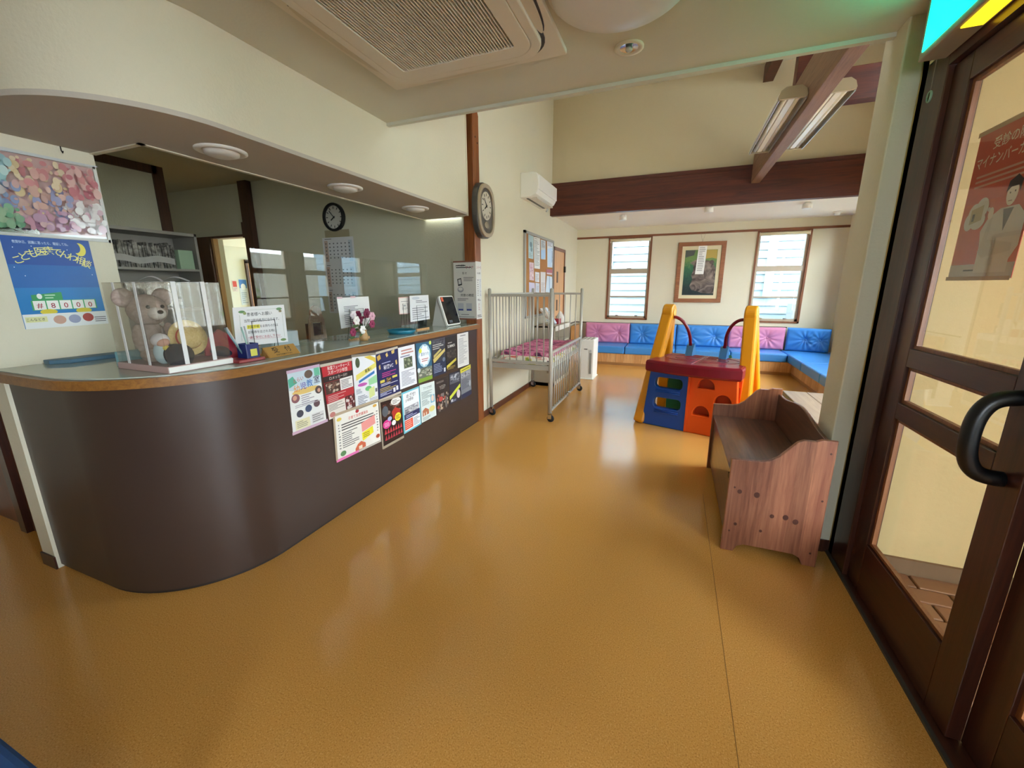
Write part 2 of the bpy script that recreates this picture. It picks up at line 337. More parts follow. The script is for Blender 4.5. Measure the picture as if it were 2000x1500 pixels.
# soffit band over the counter
def corner_path(x, y, r, xl, yr, n=14):       # straight from (xl,y) to corner arc to (x,yr)
    p = [(xl, y)]
    for k in range(n+1): t = -PI/2+PI/2*k/n; p.append((x-r+r*math.cos(t), y+r+r*math.sin(t)))
    p.append((x, yr)); return p
def strip(path, z0, z1, th):                   # vertical sheet following a path, thickness inward
    m = MB(); n = len(path); P = [Vector((x, y, 0)) for x, y in path]; Q = []
    for i, p in enumerate(P):
        d = (P[min(i+1, n-1)]-P[max(i-1, 0)]).normalized(); Q.append(p + Vector((-d.y, d.x, 0))*th)
    A, B = Vector((0, 0, z0)), Vector((0, 0, z1))
    for a, b, sm in (([p+A for p in P], [p+B for p in P], True), ([q+B for q in Q], [q+A for q in Q], True), ([p+B for p in P], [q+B for q in Q], False), ([q+A for q in Q], [p+A for p in P], False)):
        m.add(a+b, [(k, k+1, n+k+1, n+k) for k in range(n-1)], sm)
    m.add([P[0]+A, P[0]+B, Q[0]+B, Q[0]+A, P[-1]+A, P[-1]+B, Q[-1]+B, Q[-1]+A], [(0, 1, 2, 3), (7, 6, 5, 4)]); return m
def soffit(): return strip(corner_path(-1.90, .87, .52, -2.85, 3.70, 32), 2.10, ZC, .08)
SOF = struct(soffit(), 'wall_soffit', WALL, 'cream plaster band curving above the reception counter', 'soffit')
m = MB(); pa = corner_path(-1.90, .87, .52, -2.85, 3.70, 32)
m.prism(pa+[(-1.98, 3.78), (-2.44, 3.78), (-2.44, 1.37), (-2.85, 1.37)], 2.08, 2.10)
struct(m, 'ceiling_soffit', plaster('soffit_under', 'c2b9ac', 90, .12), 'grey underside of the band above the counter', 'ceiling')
struct(MB().box(-2.455, -2.43, 1.355, 3.8, 2.075, 2.12).box(-2.85, -2.43, 1.355, 1.38, 2.075, 2.12).box(-2.455, -2.44, 1.37, 3.8, 2.08, 2.7), 'trim_4', WALL, 'thin pale trim along the inner edge of the counter band', 'trim')
struct(MB().box(-2.02, -1.90, YE, 3.70, ZC, 4.9).box(-2.02, -1.895, 3.70, 3.716, 2.075, 4.9).box(-2.03, -1.985, 3.70, 3.95, 2.10, 4.9), 'wall_over_counter', WALL, 'plaster wall rising above the counter band next to the pillar', 'wall')
LITE = plaster('clinic_wall', 'dfe5d8')
# office behind the counter
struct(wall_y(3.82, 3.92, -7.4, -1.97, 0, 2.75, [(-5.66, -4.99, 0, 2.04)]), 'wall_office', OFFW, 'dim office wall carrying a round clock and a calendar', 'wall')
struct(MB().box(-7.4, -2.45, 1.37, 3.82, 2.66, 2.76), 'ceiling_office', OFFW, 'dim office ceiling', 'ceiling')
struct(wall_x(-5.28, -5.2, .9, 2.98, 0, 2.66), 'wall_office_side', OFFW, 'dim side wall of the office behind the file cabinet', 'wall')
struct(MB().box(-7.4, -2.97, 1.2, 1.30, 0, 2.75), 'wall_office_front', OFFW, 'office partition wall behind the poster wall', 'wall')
struct(MB().box(-5.29, -5.18, 2.96, 3.06, 0, 2.66).box(-5.2, -5.18, 1.4, 3.0, 2.58, 2.66), 'trim_5', OFFB, 'dark wooden casing around the end of the office side wall', 'trim')
struct(wall_x(-7.4, -7.3, .9, 8, 0, 2.75), 'wall_office_end', LITE, 'far end wall of the office', 'wall')
struct(wall_y(7.0, 7.1, -7.4, -3.9, 0, 2.75, [(-7.1, -5.5, .8, 2.2)]), 'wall_clinic', LITE, 'bright pale room wall seen through the office doorway', 'wall')
struct(MB().box(-4.4, -4.3, 3.92, 7.0, 0, 2.75), 'wall_clinic_side', LITE, 'pale side wall beyond the office doorway', 'wall')
struct(MB().box(-7.4, -4.3, 3.92, 7.1, 2.6, 2.75), 'ceiling_clinic', LITE, 'pale ceiling beyond the office doorway', 'ceiling')
d = thing('door_4', 'dark wooden casing of the office doorway', 'door frame', (-5.3, 3.8, 0), kind='structure')
build(MB().box(-5.0, -4.86, 3.74, 3.81, 0, 2.66).box(-5.03, -5.0, 3.74, 3.8, 2.02, 2.2), 'post', OFFB, d)
build(MB().box(-6.02, -5.68, 3.77, 3.81, 0, 2.04), 'door_panel', OFFB, d); build(MB().box(-5.69, -5.64, 3.78, 3.84, 0, 2.05), 'casing', wood('casing_pale', '8a6238', 'a8824e', 'z', 8, .5), d)
build(MB().box(-6.02, -4.99, 3.77, 3.815, 2.04, 2.065), 'head', OFFB, d)
d = thing('door_5', 'pale wooden door in the bright room beyond the office', 'door', (-7.3, 5.7, 0), kind='structure')
build(MB().box(-7.3, -7.27, 5.42, 6.15, 0, 1.86), 'door_leaf', DOORW, d); build(MB().box(-7.3, -7.26, 5.38, 5.42, 0, 1.9).box(-7.3, -7.26, 5.38, 6.2, 1.86, 1.92), 'casing', OFFB, d)
# corridor door at far left
d = thing('door_3', 'reddish brown wooden door at the end of the corridor beside the counter', 'door', (-3.5, 1.0, 0), kind='structure')
build(MB().box(-3.45, -2.98, .98, 1.02, 0, 2.05), 'door_leaf', wood('corridor_door', '4a2410', '6b3a1c', 'z', 5, .4), d); build(MB().box(-3.52, -3.45, .95, 1.02, 0, 2.1), 'casing', DARKW, d)
build(MB().box(-4.0, -3.52, .99, 1.02, 0, 2.05), 'side_panel', wood('corridor_panel', '5a3224', '7a4a34', 'z', 5, .4), d)
struct(wall_y(1.02, 1.1, -4.1, -2.97, 0, ZC), 'wall_corridor_end', WALL, 'cream wall at the end of the corridor', 'wall')

# timber of the tall space
o = struct(MB().box(-1.98, -1.86, 3.77, 3.90, 0, 2.98, .006).prism([(3.77, 2.97), (3.90, 2.97), (3.90, 2.97), (3.84, 3.06), (3.77, 3.06)], -1.98, -1.86, Matrix(((0, 0, 1, 0), (1, 0, 0, 0), (0, 1, 0, 0), (0, 0, 0, 1)))), 'wall_pillar', PILLAR, 'reddish brown timber pillar at the end of the counter', 'pillar')
build(MB().lathe([(.008, 0), (.008, .002)], (-1.861, 3.82, 2.78), 10, axis='x').lathe([(.008, 0), (.008, .002)], (-1.861, 3.865, 2.74), 10, axis='x'), 'peg_hole', RUBBER, o)
bm_ = thing('timber_beam', 'long dark red timber beam carrying the tall upper wall', 'beam', (0, YB, ZL), kind='structure')
build(MB().box(XL, XR, YB-.09, YB+.02, 2.475, 2.88, .006), 'beam_body', BEAM, bm_); build(MB().box(XL, XR, YB-.06, YB+.02, 2.88, 2.935), 'beam_cap', BEAM, bm_)
tb = thing('tie_beam', 'grey-brown tie beam running overhead between the tube lights', 'beam', (.84, 4.5, 2.7), kind='structure')
build(MB().box(.79, .89, 2.56, YB-.09, 2.70, 3.04, .005), 'beam_body', BEAMY, tb)
build(MB().box(.79, .89, 4.45, 4.57, 3.04, 4.7), 'post', BEAM, tb)
struct(MB().box(.80, .91, 2.56, YB, 3.87, 4.05).box(.80, .91, 2.56, 5.2, 4.0, 4.4), 'purlin_beam', BEAM, 'short dark purlin under the sloping ceiling', 'beam')
struct(MB().box(.89, XR, 4.95, 5.07, 3.03, 3.30, .005), 'collar_beam', BEAM, 'dark cross beam right of the tie beam', 'beam')

# ------------------------------------------------------------------ windows
def window(name, label, axis, c, a0, a1, z0, z1, sgn, bars=True, blind=False, trim=True):
    """axis 'y': wall plane y=c, a is x; axis 'x': plane x=c, a is y; sgn: outward direction"""
    def bx(m, a, b, d0, d1, e, f, bev=0):
        lo, hi = sorted((c+sgn*d0, c+sgn*d1))
        return m.box(a, b, lo, hi, e, f, bev) if axis == 'y' else m.box(lo, hi, a, b, e, f, bev)
    loc = ((a0+a1)/2, c, z0) if axis == 'y' else (c, (a0+a1)/2, z0)
    t = thing(name, label, 'window', loc, kind='structure')
    if trim:
        for nm, r in (('trim_board', (a0, a0+.028, z0, z1)), ('trim_board', (a1-.028, a1, z0, z1)), ('trim_board', (a0, a1, z0, z0+.028)), ('trim_board', (a0, a1, z1-.028, z1))):
            build(bx(MB(), r[0], r[1], -.015, .13, r[2], r[3]), nm, TRIMZ, t)
    i0, i1, j0, j1 = a0+.028, a1-.028, z0+.028, z1-.028
    for r in ((i0, i0+.035, j0, j1), (i1-.035, i1, j0, j1), (i0, i1, j0, j0+.04), (i0, i1, j1-.05, j1)): build(bx(MB(), r[0], r[1], .03, .09, r[2], r[3]), 'frame', ALU, t)
    if bars:
        zb = z0+(z1-z0)*.595; build(bx(MB(), i0, i1, .02, .09, zb-.045, zb+.045), 'transom', ALU, t)
        zm = z0+(z1-z0)*.285; build(bx(MB(), i0, i1, .04, .075, zm-.013, zm+.013), 'mid_rail', ALU, t)
        for q in (.25, .75): build(bx(MB(), i0+(i1-i0)*q-.025, i0+(i1-i0)*q+.025, .02, .04, j0+.035, j0+.055), 'latch', CHROME, t)
        build(bx(MB(), (i0+i1)/2-.04, (i0+i1)/2+.04, .015, .03, zb+.045, zb+.055), 'latch', CHROME, t)
        panes = [(j0+.04, zm-.013), (zm+.013, zb-.045), (zb+.045, j1-.05)]
    else: panes = [(j0+.04, j1-.05)]
    for p in panes: build(bx(MB(), i0+.03, i1-.03, .058, .062, p[0]-.005, p[1]+.005), 'pane', GLASS, t)
    if blind:
        y = c-.005 if axis == 'y' else 0
        build(MB().tube([(a0+.03, y, z1-.06), (a1-.03, y, z1-.06)], .028, 14), 'roller_blind', plain('e6dcbf', .8), t)
        build(MB().box(a0+.028, a0+.036, y-.02, y+.02, z1-.1, z1-.028).box(a1-.036, a1-.028, y-.02, y+.02, z1-.1, z1-.028), 'blind_bracket', WHITEP, t)
    return t
window('window_1', 'window with roller blind above the pink seat back', 'y', YF, *WIN[0], 1, blind=True)
window('window_2', 'window with roller blind right of the framed picture', 'y', YF, *WIN[1], 1, blind=True)
window('window_3', 'side window near the middle of the right wall', 'x', XR, *WR[0], 1); window('window_4', 'side window next to the far corner seats', 'x', XR, *WR[1], 1)
window('added_window_5', 'wide unseen side window added to brighten the waiting room', 'x', XR, *WR[2], 1, bars=False)  # added out of view for more daylight in the waiting room

window('added_window_6', 'small unseen window added to light the hall from behind', 'y', -1.86, .2, .80, .80, 2.10, -1, bars=False)  # unseen opening added to light the column face and near floor
window('added_window_8', 'unseen side window added for extra light by the corner seats', 'x', XR, *WR[4], 1)  # added window, makes up daylight lost behind the tall fence
window('window_7', 'clerestory window high in the side wall', 'x', XR, *WR[3], 1, bars=False)
# ------------------------------------------------------------------ outside
nb = thing('neighbour_house', 'pale blue-white clapboard house outside the far windows', 'house', (.5, 10.3, -.3))
sid = plain('7d96a5', .7, key='siding'); mesh0 = None
for k in range(34):
    if mesh0 is None:
        bd = build(MB().add([(-5, 0, 0), (6, 0, 0), (6, .018, .158), (-5, .018, .158), (-5, .04, 0), (6, .04, 0), (6, .04, .158), (-5, .04, .158)], [(0, 1, 2, 3), (1, 5, 6, 2), (4, 0, 3, 7), (0, 4, 5, 1), (3, 2, 6, 7)]), 'board', sid, nb, local=True); mesh0 = bd
    else: bd = mesh0.copy(); COL.objects.link(bd)
    bd.location = (0, 0, .165*k)
build(MB().box(-4.5, 6.5, 10.345, 10.6, -.3, 5.4), 'house_wall', plain('8796a0', .8), nb)
build(MB().box(-1.66, -1.44, 10.25, 10.32, 1.9, 2.5), 'vent_box', plain('8ea0c4', .6), nb); build(MB().box(1.75, 1.90, 10.26, 10.32, 1.2, 3.0), 'downpipe', plain('c8d6de', .6), nb)
tag(build(MB().box(2.15, 2.85, 9.5, 9.95, -.3, 1.10, .02), 'outdoor_unit', plain('7f8890', .6), loc=(2.5, 9.7, -.3)), 'grey outdoor unit low behind the window right of the picture', 'outdoor unit')
struct(MB().box(-9, 12, 8.6, 14, -.35, -.3).box(2.7, 9, -5, 8.6, -.35, -.3).box(-9, 9, -8, -2.1, -.35, -.3), 'ground', plain('9a9284', .9), 'paved ground outside the building', 'ground')
fe = thing('garden_fence', 'weathered board fence outside the side windows', 'fence', (6.2, 5.5, -.3)); f0 = None
for k in range(46):
    if f0 is None: f0 = b_ = build(MB().box(-.012, .012, -.09, .09, 0, 2.65), 'board', FENCEW, fe, local=True)
    else: b_ = f0.copy(); COL.objects.link(b_)
    b_.location = (0, -4.5+.2*k, 0)
for z in (.3, 1.7): build(MB().box(6.215, 6.26, .9, 10.1, z, z+.08), 'fence_rail', FENCEW, fe)
sh = thing('garden_shrub', 'green shrub in front of the board fence', 'shrub', (3.7, 5.6, -.3)); m = MB()
for k in range(260):
    a = random.random()*2*PI; r = .45*random.random()**.5; z = .4+1.2*random.random(); c = Vector((3.7+r*math.cos(a), 5.6+r*math.sin(a), z)); d1 = Vector((random.uniform(-1, 1), random.uniform(-1, 1), random.uniform(-.4, 1))).normalized()*.09; d2 = d1.orthogonal().normalized()*.03
    m.add([c-d1, c+d2, c+d1, c-d2], [(0, 1, 2, 3)])
o = build(m, 'foliage', plain('6f9a4c', .6), sh); o['kind'] = 'stuff'
build(MB().tube([(3.7, 5.6, -.3), (3.72, 5.62, .5), (3.66, 5.58, 1.3)], [.03, .025, .01]), 'stem', OFFB, sh)
struct(MB().box(-3, 3.2, YF+.14, YF+1.0, 2.72, 2.82), 'skyshade', plain('8a8478', .8), 'roof eaves added to keep sky light off the siding', 'skyshade')  # unseen overhang added to lower sky light on the neighbour's boards
# porch
struct(MB().box(.985, 2.75, -1.9, 2.39, -.14, -.02), 'floor_porch', plain('5f4a3c', .9), 'brick tiled porch floor behind the glazed door', 'floor')
pf = bpy.data.objects['floor_porch']; TILE = [plain(c, .6) for c in ('8f6648', '9a7050', '86603f', '94684a')]; tm = []
for c in TILE: tm.append(None)
for i in range(38):
    for j in range(8):
        x = .99+.213*j+(.1065 if i % 2 else 0); y = 2.37-.108*i; q = random.randrange(4)
        if x+.2 > 2.72: continue
        if tm[q] is None: tm[q] = t_ = build(MB().box(0, .205, -.1, 0, -.03, 0, .004, seg=1), 'tile', TILE[q], pf, local=True)
        else: t_ = tm[q].copy(); COL.objects.link(t_)
        t_.location = (x, y, -.002)
struct(MB().box(.99, 2.7, 2.372, 2.39, -.01, .075), 'baseboard_porch', plaster('stone_base', '7d6447', 40, .5), 'brown stone baseboard of the porch', 'baseboard')
struct(MB().box(.985, 2.8, -1.95, 2.45, 2.45, 2.6), 'ceiling_porch', CEILW, 'porch ceiling', 'ceiling')
d = thing('door_2', 'dark framed glazed street door of the porch', 'door', (2.7, .4, 0), kind='structure')
struct(wall_x(2.66, 2.8, .35, 2.52, -.02, 2.6), 'wall_porch_shade', YEL, 'unseen yellow side wall added to cut daylight in the porch', 'wall')  # unseen solid wall put in place of glazing to dim the porch
for y in (-1.85, -.75, .33): build(MB().box(2.66, 2.74, y-.04, y+.04, -.02, 2.45), 'post', DARKW, d)
build(MB().box(2.66, 2.74, -1.86, .35, 2.38, 2.45).box(2.66, 2.74, -1.86, .35, -.02, .1), 'rail', DARKH, d)
for y0, y1 in ((-1.81, -.79), (-.71, .29)): build(MB().box(2.698, 2.702, y0, y1, .1, 2.38), 'pane', GLASS, d)

# ------------------------------------------------------------------ sliding door
def leaf(name, label, X, y0, y1, handle):
    t = thing(name, label, 'door', (X, (y0+y1)/2, 0), kind='structure'); s = .115; a, b = X-.02, X+.02
    for y in (y0, y1-s): build(MB().box(a, b, y, y+s, .015, 2.205, .003), 'stile', DARKW, t)
    for z0, z1 in ((.015, .258), (.862, .93), (1.083, 1.157), (2.112, 2.205)): build(MB().box(a, b, y0+s, y1-s, z0, z1, .003), 'rail', DARKH, t)
    for z0, z1 in ((.258, .862), (.93, 1.083), (1.157, 2.112)):
        m = MB().box(X-.008, X+.008, y0+s, y0+s+.018, z0, z1).box(X-.008, X+.008, y1-s-.018, y1-s, z0, z1).box(X-.008, X+.008, y0+s+.018, y1-s-.018, z0, z0+.014).box(X-.008, X+.008, y0+s+.018, y1-s-.018, z1-.014, z1)
        build(m, 'bead', BEADW, t); build(MB().box(X-.002, X+.002, y0+s+.01, y1-s-.01, z0+.008, z1-.008), 'pane', GLASS, t)
    if handle:
        yh = y0+.07; pts = [(X-.01, yh, 1.105), (X-.05, yh-.005, 1.105), (X-.085, yh-.006, 1.085), (X-.105, yh-.006, 1.04), (X-.11, yh-.006, .985), (X-.105, yh-.006, .93), (X-.085, yh-.006, .888), (X-.05, yh-.005, .87), (X-.01, yh, .87)]
        pts = [(X-.005, yh, 1.108)]+[(X-.012-.10*abs(math.cos(a))**.55, yh-.005, .988+.118*math.copysign(abs(math.sin(a))**.8, math.sin(a))) for a in [PI/2-PI*k/28 for k in range(1, 28)]]+[(X-.005, yh, .868)]
        build(MB().tube(pts, .022, 14), 'handle', BLACKP, t)
    return t
leaf('door_1', 'dark brown glazed sliding door with a black pull handle', .925, 1.428, 2.235, True)
leaf('door_6', 'dark brown glazed fixed leaf beside the sliding door', .965, .62, 1.43, False)
leaf('door_7', 'dark brown glazed leaf farther along the entrance wall', .925, -.18, .63, False)
leaf('added_door_9', 'unseen dark brown glazed leaf added to let light into the hall', .965, -.98, -.17, False)  # extra leaf out of view, added so more porch light enters
t = thing('door_frame', 'dark brown frame around the sliding glazed door', 'door frame', (.93, 1, 0), kind='structure')
build(MB().box(.885, .99, 2.235, 2.438, 0, 2.28, .004), 'jamb', DARKW, t); build(MB().box(.885, .99, -1.9, 2.235, 2.21, 2.28), 'header', DARKH, t)
build(MB().box(.872, .885, -1.9, 2.438, 0, .012), 'track', plain('4a4742', .5, .4), t); build(MB().box(.885, .99, -1.9, 2.235, -.02, .012), 'sill', DARKH, t)
build(MB().box(.90, .99, -1.9, -.98, .01, 2.21), 'side_panel', DARKW, t)

# ------------------------------------------------------------------ reception counter
ZT = 1.045
ct = thing('reception_counter', 'dark brown curved reception counter with a wooden edge and glass top', 'counter', (-2.2, 2.0, 0))
fp = corner_path(-1.865, .865, .53, -2.85, 3.77, 24)
build(strip(fp, .018, ZT-.035, .03), 'front_panel', LAM, ct)
build(strip(corner_path(-1.875, .875, .52, -2.85, 3.765, 24), 0, .018, .02), 'kick_strip', plain('2a2523', .5), ct)
ep = corner_path(-1.825, .80, .57, -2.85, 3.77, 24)
build(strip(ep, ZT-.04, ZT, .04), 'wood_edge', EDGE, ct)
tp = corner_path(-1.86, .835, .535, -2.85, 3.77, 24)
m = MB().prism(tp+[(-2.44, 3.77), (-2.44, 1.37), (-2.85, 1.37)], ZT-.035, ZT)
build(m, 'countertop', plain('b4ae9f', .35, key='counter_top'), ct)
build(MB().prism(corner_path(-1.85, .825, .545, -2.845, 3.765, 24)+[(-2.43, 3.765), (-2.43, 1.37), (-2.845, 1.37)], ZT, ZT+.005), 'glass_sheet', plain('aab4a8', .04, 0, .8, key='glass_top_pale'), ct)
build(MB().box(-2.46, -2.44, 1.37, 3.77, 0, ZT-.035), 'back_panel', plain('77706a', .6), ct)
build(MB().box(-3.1, -2.46, 1.5, 3.8, .68, .72), 'desk_shelf', plain('8d8478', .5), ct)
GT = ZT+.005
# acrylic screen on the counter
o = build(MB().box(-2.153, -2.147, 1.42, 3.34, GT, 1.615), 'acrylic_screen', ACRYL, loc=(-2.15, 2.4, GT)); tag(o, 'clear acrylic droplet screen standing along the counter top', 'screen')
m = MB()
for y in (1.5, 3.25): m.box(-2.19, -2.11, y-.01, y+.01, GT, GT+.05)
build(m, 'screen_foot', ACRYL, o)

# ------------------------------------------------------------------ printed sheets
TXT = {}
def text_mesh(s):
    if s in TXT: return TXT[s]
    c = bpy.data.curves.new('t', 'FONT'); c.body = s; c.resolution_u = 2; c.size = 1; c.offset = .007
    ob = bpy.data.objects.new('t', c); me = ob.to_mesh()
    vs = [(v.co.x, v.co.y) for v in me.vertices]; fs = [list(p.vertices) for p in me.polygons]
    ob.to_mesh_clear(); bpy.data.objects.remove(ob); bpy.data.curves.remove(c)
    if not vs: vs = [(0, 0)]
    x0 = min(v[0] for v in vs); x1 = max(v[0] for v in vs); y0 = min(v[1] for v in vs); y1 = max(v[1] for v in vs)
    TXT[s] = ([(a-x0, b-y0) for a, b in vs], fs, x1-x0, y1-y0); return TXT[s]
def sheet(name, label, cat, Q, col, items, thick=.0015, rough=.35, group=None, parent=None, out=None, tapes=None):
    """Q: four corners TL TR BR BL on the carrying surface; items in fractions, y down from the top"""
    Q = [Vector(q) for q in Q]; TL, TR, BR, BL = Q; n = ((TR-TL).cross(BL-TL)).normalized()*-1
    if out is not None and n.dot(Vector(out)) < 0: n = -n
    w = ((TR-TL).length+(BR-BL).length)/2; h = ((BL-TL).length+(BR-TR).length)/2; cen = (TL+TR+BR+BL)/4
    def at(x, y, k): return (TL*(1-x)+TR*x)*(1-y)+(BL*(1-x)+BR*x)*y+n*k
    m = MB(); vs = [q+n*.0004 for q in Q]+[q+n*(thick+.0004) for q in Q]
    m.add(vs, [(4, 7, 6, 5), (0, 1, 2, 3), (0, 4, 5, 1), (1, 5, 6, 2), (2, 6, 7, 3), (3, 7, 4, 0)])
    o = build(m, name, plain(col, rough), parent, loc=cen)
    if parent is None: tag(o, label, cat, group)
    pm = MB(); mats = []; lay = thick+.0007
    def mi(c):
        mt = plain(c, rough)
        if mt not in mats: mats.append(mt)
        return mats.index(mt)
    def poly(pts, c):
        pm.add([at(x, y, lay) for x, y in pts], [list(range(len(pts)))], mi=mi(c))
    for it in items:
        lay += .00012; k = it[0]
        if k == 'r': poly([(it[1], it[2]), (it[3], it[2]), (it[3], it[4]), (it[1], it[4])], it[5])
        elif k == 'e': poly(ell(it[1], it[2], it[3], it[4], 22), it[5])
        elif k == 'p': poly(it[1], it[2])
        elif k == 'ln':
            _, x0, x1, y0, y1, nn, c = it[:7]
            for i in range(nn):
                y = y0+(y1-y0)*(i+.25)/nn; hh = (y1-y0)/nn*.42; e = x1-(x1-x0)*random.choice((0, .05, .12, .3, .45)); poly([(x0, y), (e, y), (e, y+hh), (x0, y+hh)], c)
        elif k == 'ph':                          # small photograph: dark ground with soft blobs
            _, x0, y0, x1, y1, cs = it; poly([(x0, y0), (x1, y0), (x1, y1), (x0, y1)], cs[0])
            for i in range(26):
                lay += .00001; rx = (x1-x0)*random.uniform(.04, .11); ry = (y1-y0)*random.uniform(.05, .13)
                poly(ell(random.uniform(x0+rx, x1-rx), random.uniform(y0+ry, y1-ry), rx, ry, 9), random.choice(cs[1:]))
        elif k == 't':
            _, x, y, th, s, c = it[:6]; mw = it[6] if len(it) > 6 else 1; al = it[7] if len(it) > 7 else 'c'; rot = it[8] if len(it) > 8 else 0
            vs, fs, tw, tt = text_mesh(s); sc = th*h/.86; fx = sc/w
            if tw*fx > mw: fx = mw/tw
            fy = sc/h; x0 = x-tw*fx/2 if al == 'c' else x
            cr, sr = math.cos(math.radians(rot)), math.sin(math.radians(rot)); P2 = []
            for a, b in vs:
                px, py = x0+a*fx, y+th/2-b*fy; dx, dy = (px-x)*w, (py-y)*h; P2.append((x+(dx*cr-dy*sr)/w, y+(dx*sr+dy*cr)/h))
            pm.add([at(px, py, lay) for px, py in P2], fs, mi=mi(c))
    if pm.v: build(pm, 'print', mats, o if parent is None else parent, local=False)
    if tapes:
        for (x0, y0, x1, y1, c) in tapes:
            build(MB().add([at(x0, y0, lay+.0003), at(x1, y0, lay+.0003), at(x1, y1, lay+.0003), at(x0, y1, lay+.0003)], [(0, 1, 2, 3)]), 'tape', plain(c, .5), o if parent is None else parent)
    return o
def pxs(X, pts): return [onx(x, y, X) for x, y in pts]
CP = -1.8648
LACE = 'c9bfae'
def cp(name, label, pts, col, items, tapes=None): return sheet(name, label, 'poster', pxs(CP, pts), col, items, out=(1, 0, 0), tapes=tapes)
K = '2a2a2e'; WH = 'f2f1ec'; GY = '7c7c80'
cp('flyer', 'white preschool class flyer with round photos and mauve tape strips', [(560, 728), (623, 714), (637, 820), (572, 846)], 'eef0ee',
   [('p', [(0, .0), (1, 0), (1, .3), (.5, .36), (0, .3)], 'c9dbe6'), ('p', [(.0, .12), (.14, .08), (.26, .2), (.02, .26)], '57b39a'), ('p', [(.8, .0), (.98, 0), (.98, .16), (.8, .16)], '6fc3a2'), ('e', .62, .1, .13, .07, '6a5a50'), ('e', .5, .36, .42, .05, 'e6c77a'),
    ('t', .3, .15, .07, 'とらい', 'c0504a', .3, 'c', -8), ('t', .22, .3, .11, '幼', 'e8963c'), ('t', .42, .28, .11, '児', '5a4fae'), ('t', .62, .26, .12, '教', '4b7fc4'), ('t', .85, .22, .12, '室', '4a4a60'),
    ('e', .16, .45, .12, .075, '8d5d66'), ('e', .14, .44, .06, .04, 'd9a58e'), ('e', .87, .41, .11, .07, '5b4a48'), ('e', .88, .42, .05, .035, 'd3a18c'), ('ln', .32, .76, .42, .6, 5, 'a9a2b0'),
    ('e', .24, .72, .1, .062, '4a4d5c'), ('e', .5, .68, .1, .062, '4a5878'), ('e', .76, .64, .1, .062, '5f4a52'), ('ln', .12, .9, .56, .62, 2, 'b9b4bd'), ('r', .08, .82, .5, .98, 'e8e3bd'), ('ln', .12, .45, .84, .96, 4, '9d9a80'), ('r', .56, .8, .94, .97, 'dadada'), ('ln', .58, .92, .81, .96, 4, '8a8a8a')],
   [(-.03, -.03, 1.0, .02, 'cbaec6'), (-.03, .985, 1.03, 1.035, 'cfaec4')])
cp('flyer', 'red and black youth sports club flyer with a white schedule box', [(627, 717), (685.5, 704.5), (693, 797), (642, 820)], '8f2a2f',
   [('r', 0, 0, 1, .19, 'c2313a'), ('t', .55, .055, .07, '秋葉フューチャーズ', WH, .75), ('t', .5, .14, .07, 'スポーツ少年団', WH, .66), ('r', 0, .19, 1, .30, '2e2526'), ('t', .5, .245, .06, 'ロメッカー33!!', 'd8d0c8', .8), ('ph', .03, .31, .52, .53, ['4a3630', '6b4a3e', 'c9b8a8', '8a6a58']),
    ('r', .53, .3, .99, .53, 'ece9e6'), ('ln', .57, .95, .33, .51, 6, '77757a'), ('r', 0, .53, 1, .70, 'b5303a'), ('ln', .06, .7, .56, .69, 4, 'e0b0ac'), ('r', 0, .7, .64, 1, 'e4ded6'), ('ln', .05, .6, .73, .86, 5, '8a8580'), ('ph', .66, .68, 1, .97, ['5a2a2e', '7a3a3a', 'd8d0cc', 'a04848']), ('e', .14, .93, .1, .05, 'c07c74')],
   [(-.04, -.05, 1.02, .0, LACE)])
cp('flyer', 'white flyer with a yellow arch banner, blue stripe and green speech bubbles', [(687, 698), (733, 693), (738.6, 781), (695, 797)], 'e9ebef',
   [('p', [(.48, .02), (.75, .0), (.98, .06), (1, .2), (.86, .12), (.7, .08)], 'e3c64f'), ('e', .2, .12, .09, .1, '4c5a40'), ('p', [(.1, .36), (.98, .16), (1, .26), (.1, .47)], 'e8dc73'), ('t', .62, .3, .07, '募集!!', '4a4520', .4, 'c', -12), ('p', [(.2, .48), (.9, .33), (.9, .39), (.2, .53)], '3f7ec0'), ('e', .34, .57, .2, .035, 'c05cb0'), ('p', [(.6, .5), (.98, .42), (1, .6), (.62, .62)], '9fd6a4'), ('e', .58, .68, .14, .05, '6fc07c'),
    ('p', [(.6, .7), (.85, .66), (.85, .86), (.6, .9)], 'd9e29a'), ('ln', .05, .4, .64, .74, 4, '8890a0'), ('ln', .1, .55, .78, .97, 6, '70788a'), ('r', .88, .72, .97, .8, '6a6a6a'), ('ln', .6, .96, .9, .99, 3, '9aa0b0')],
   [(-.03, -.05, 1.02, .0, '8f8678'), (-.03, 1.0, 1.02, 1.04, '8f8678')])
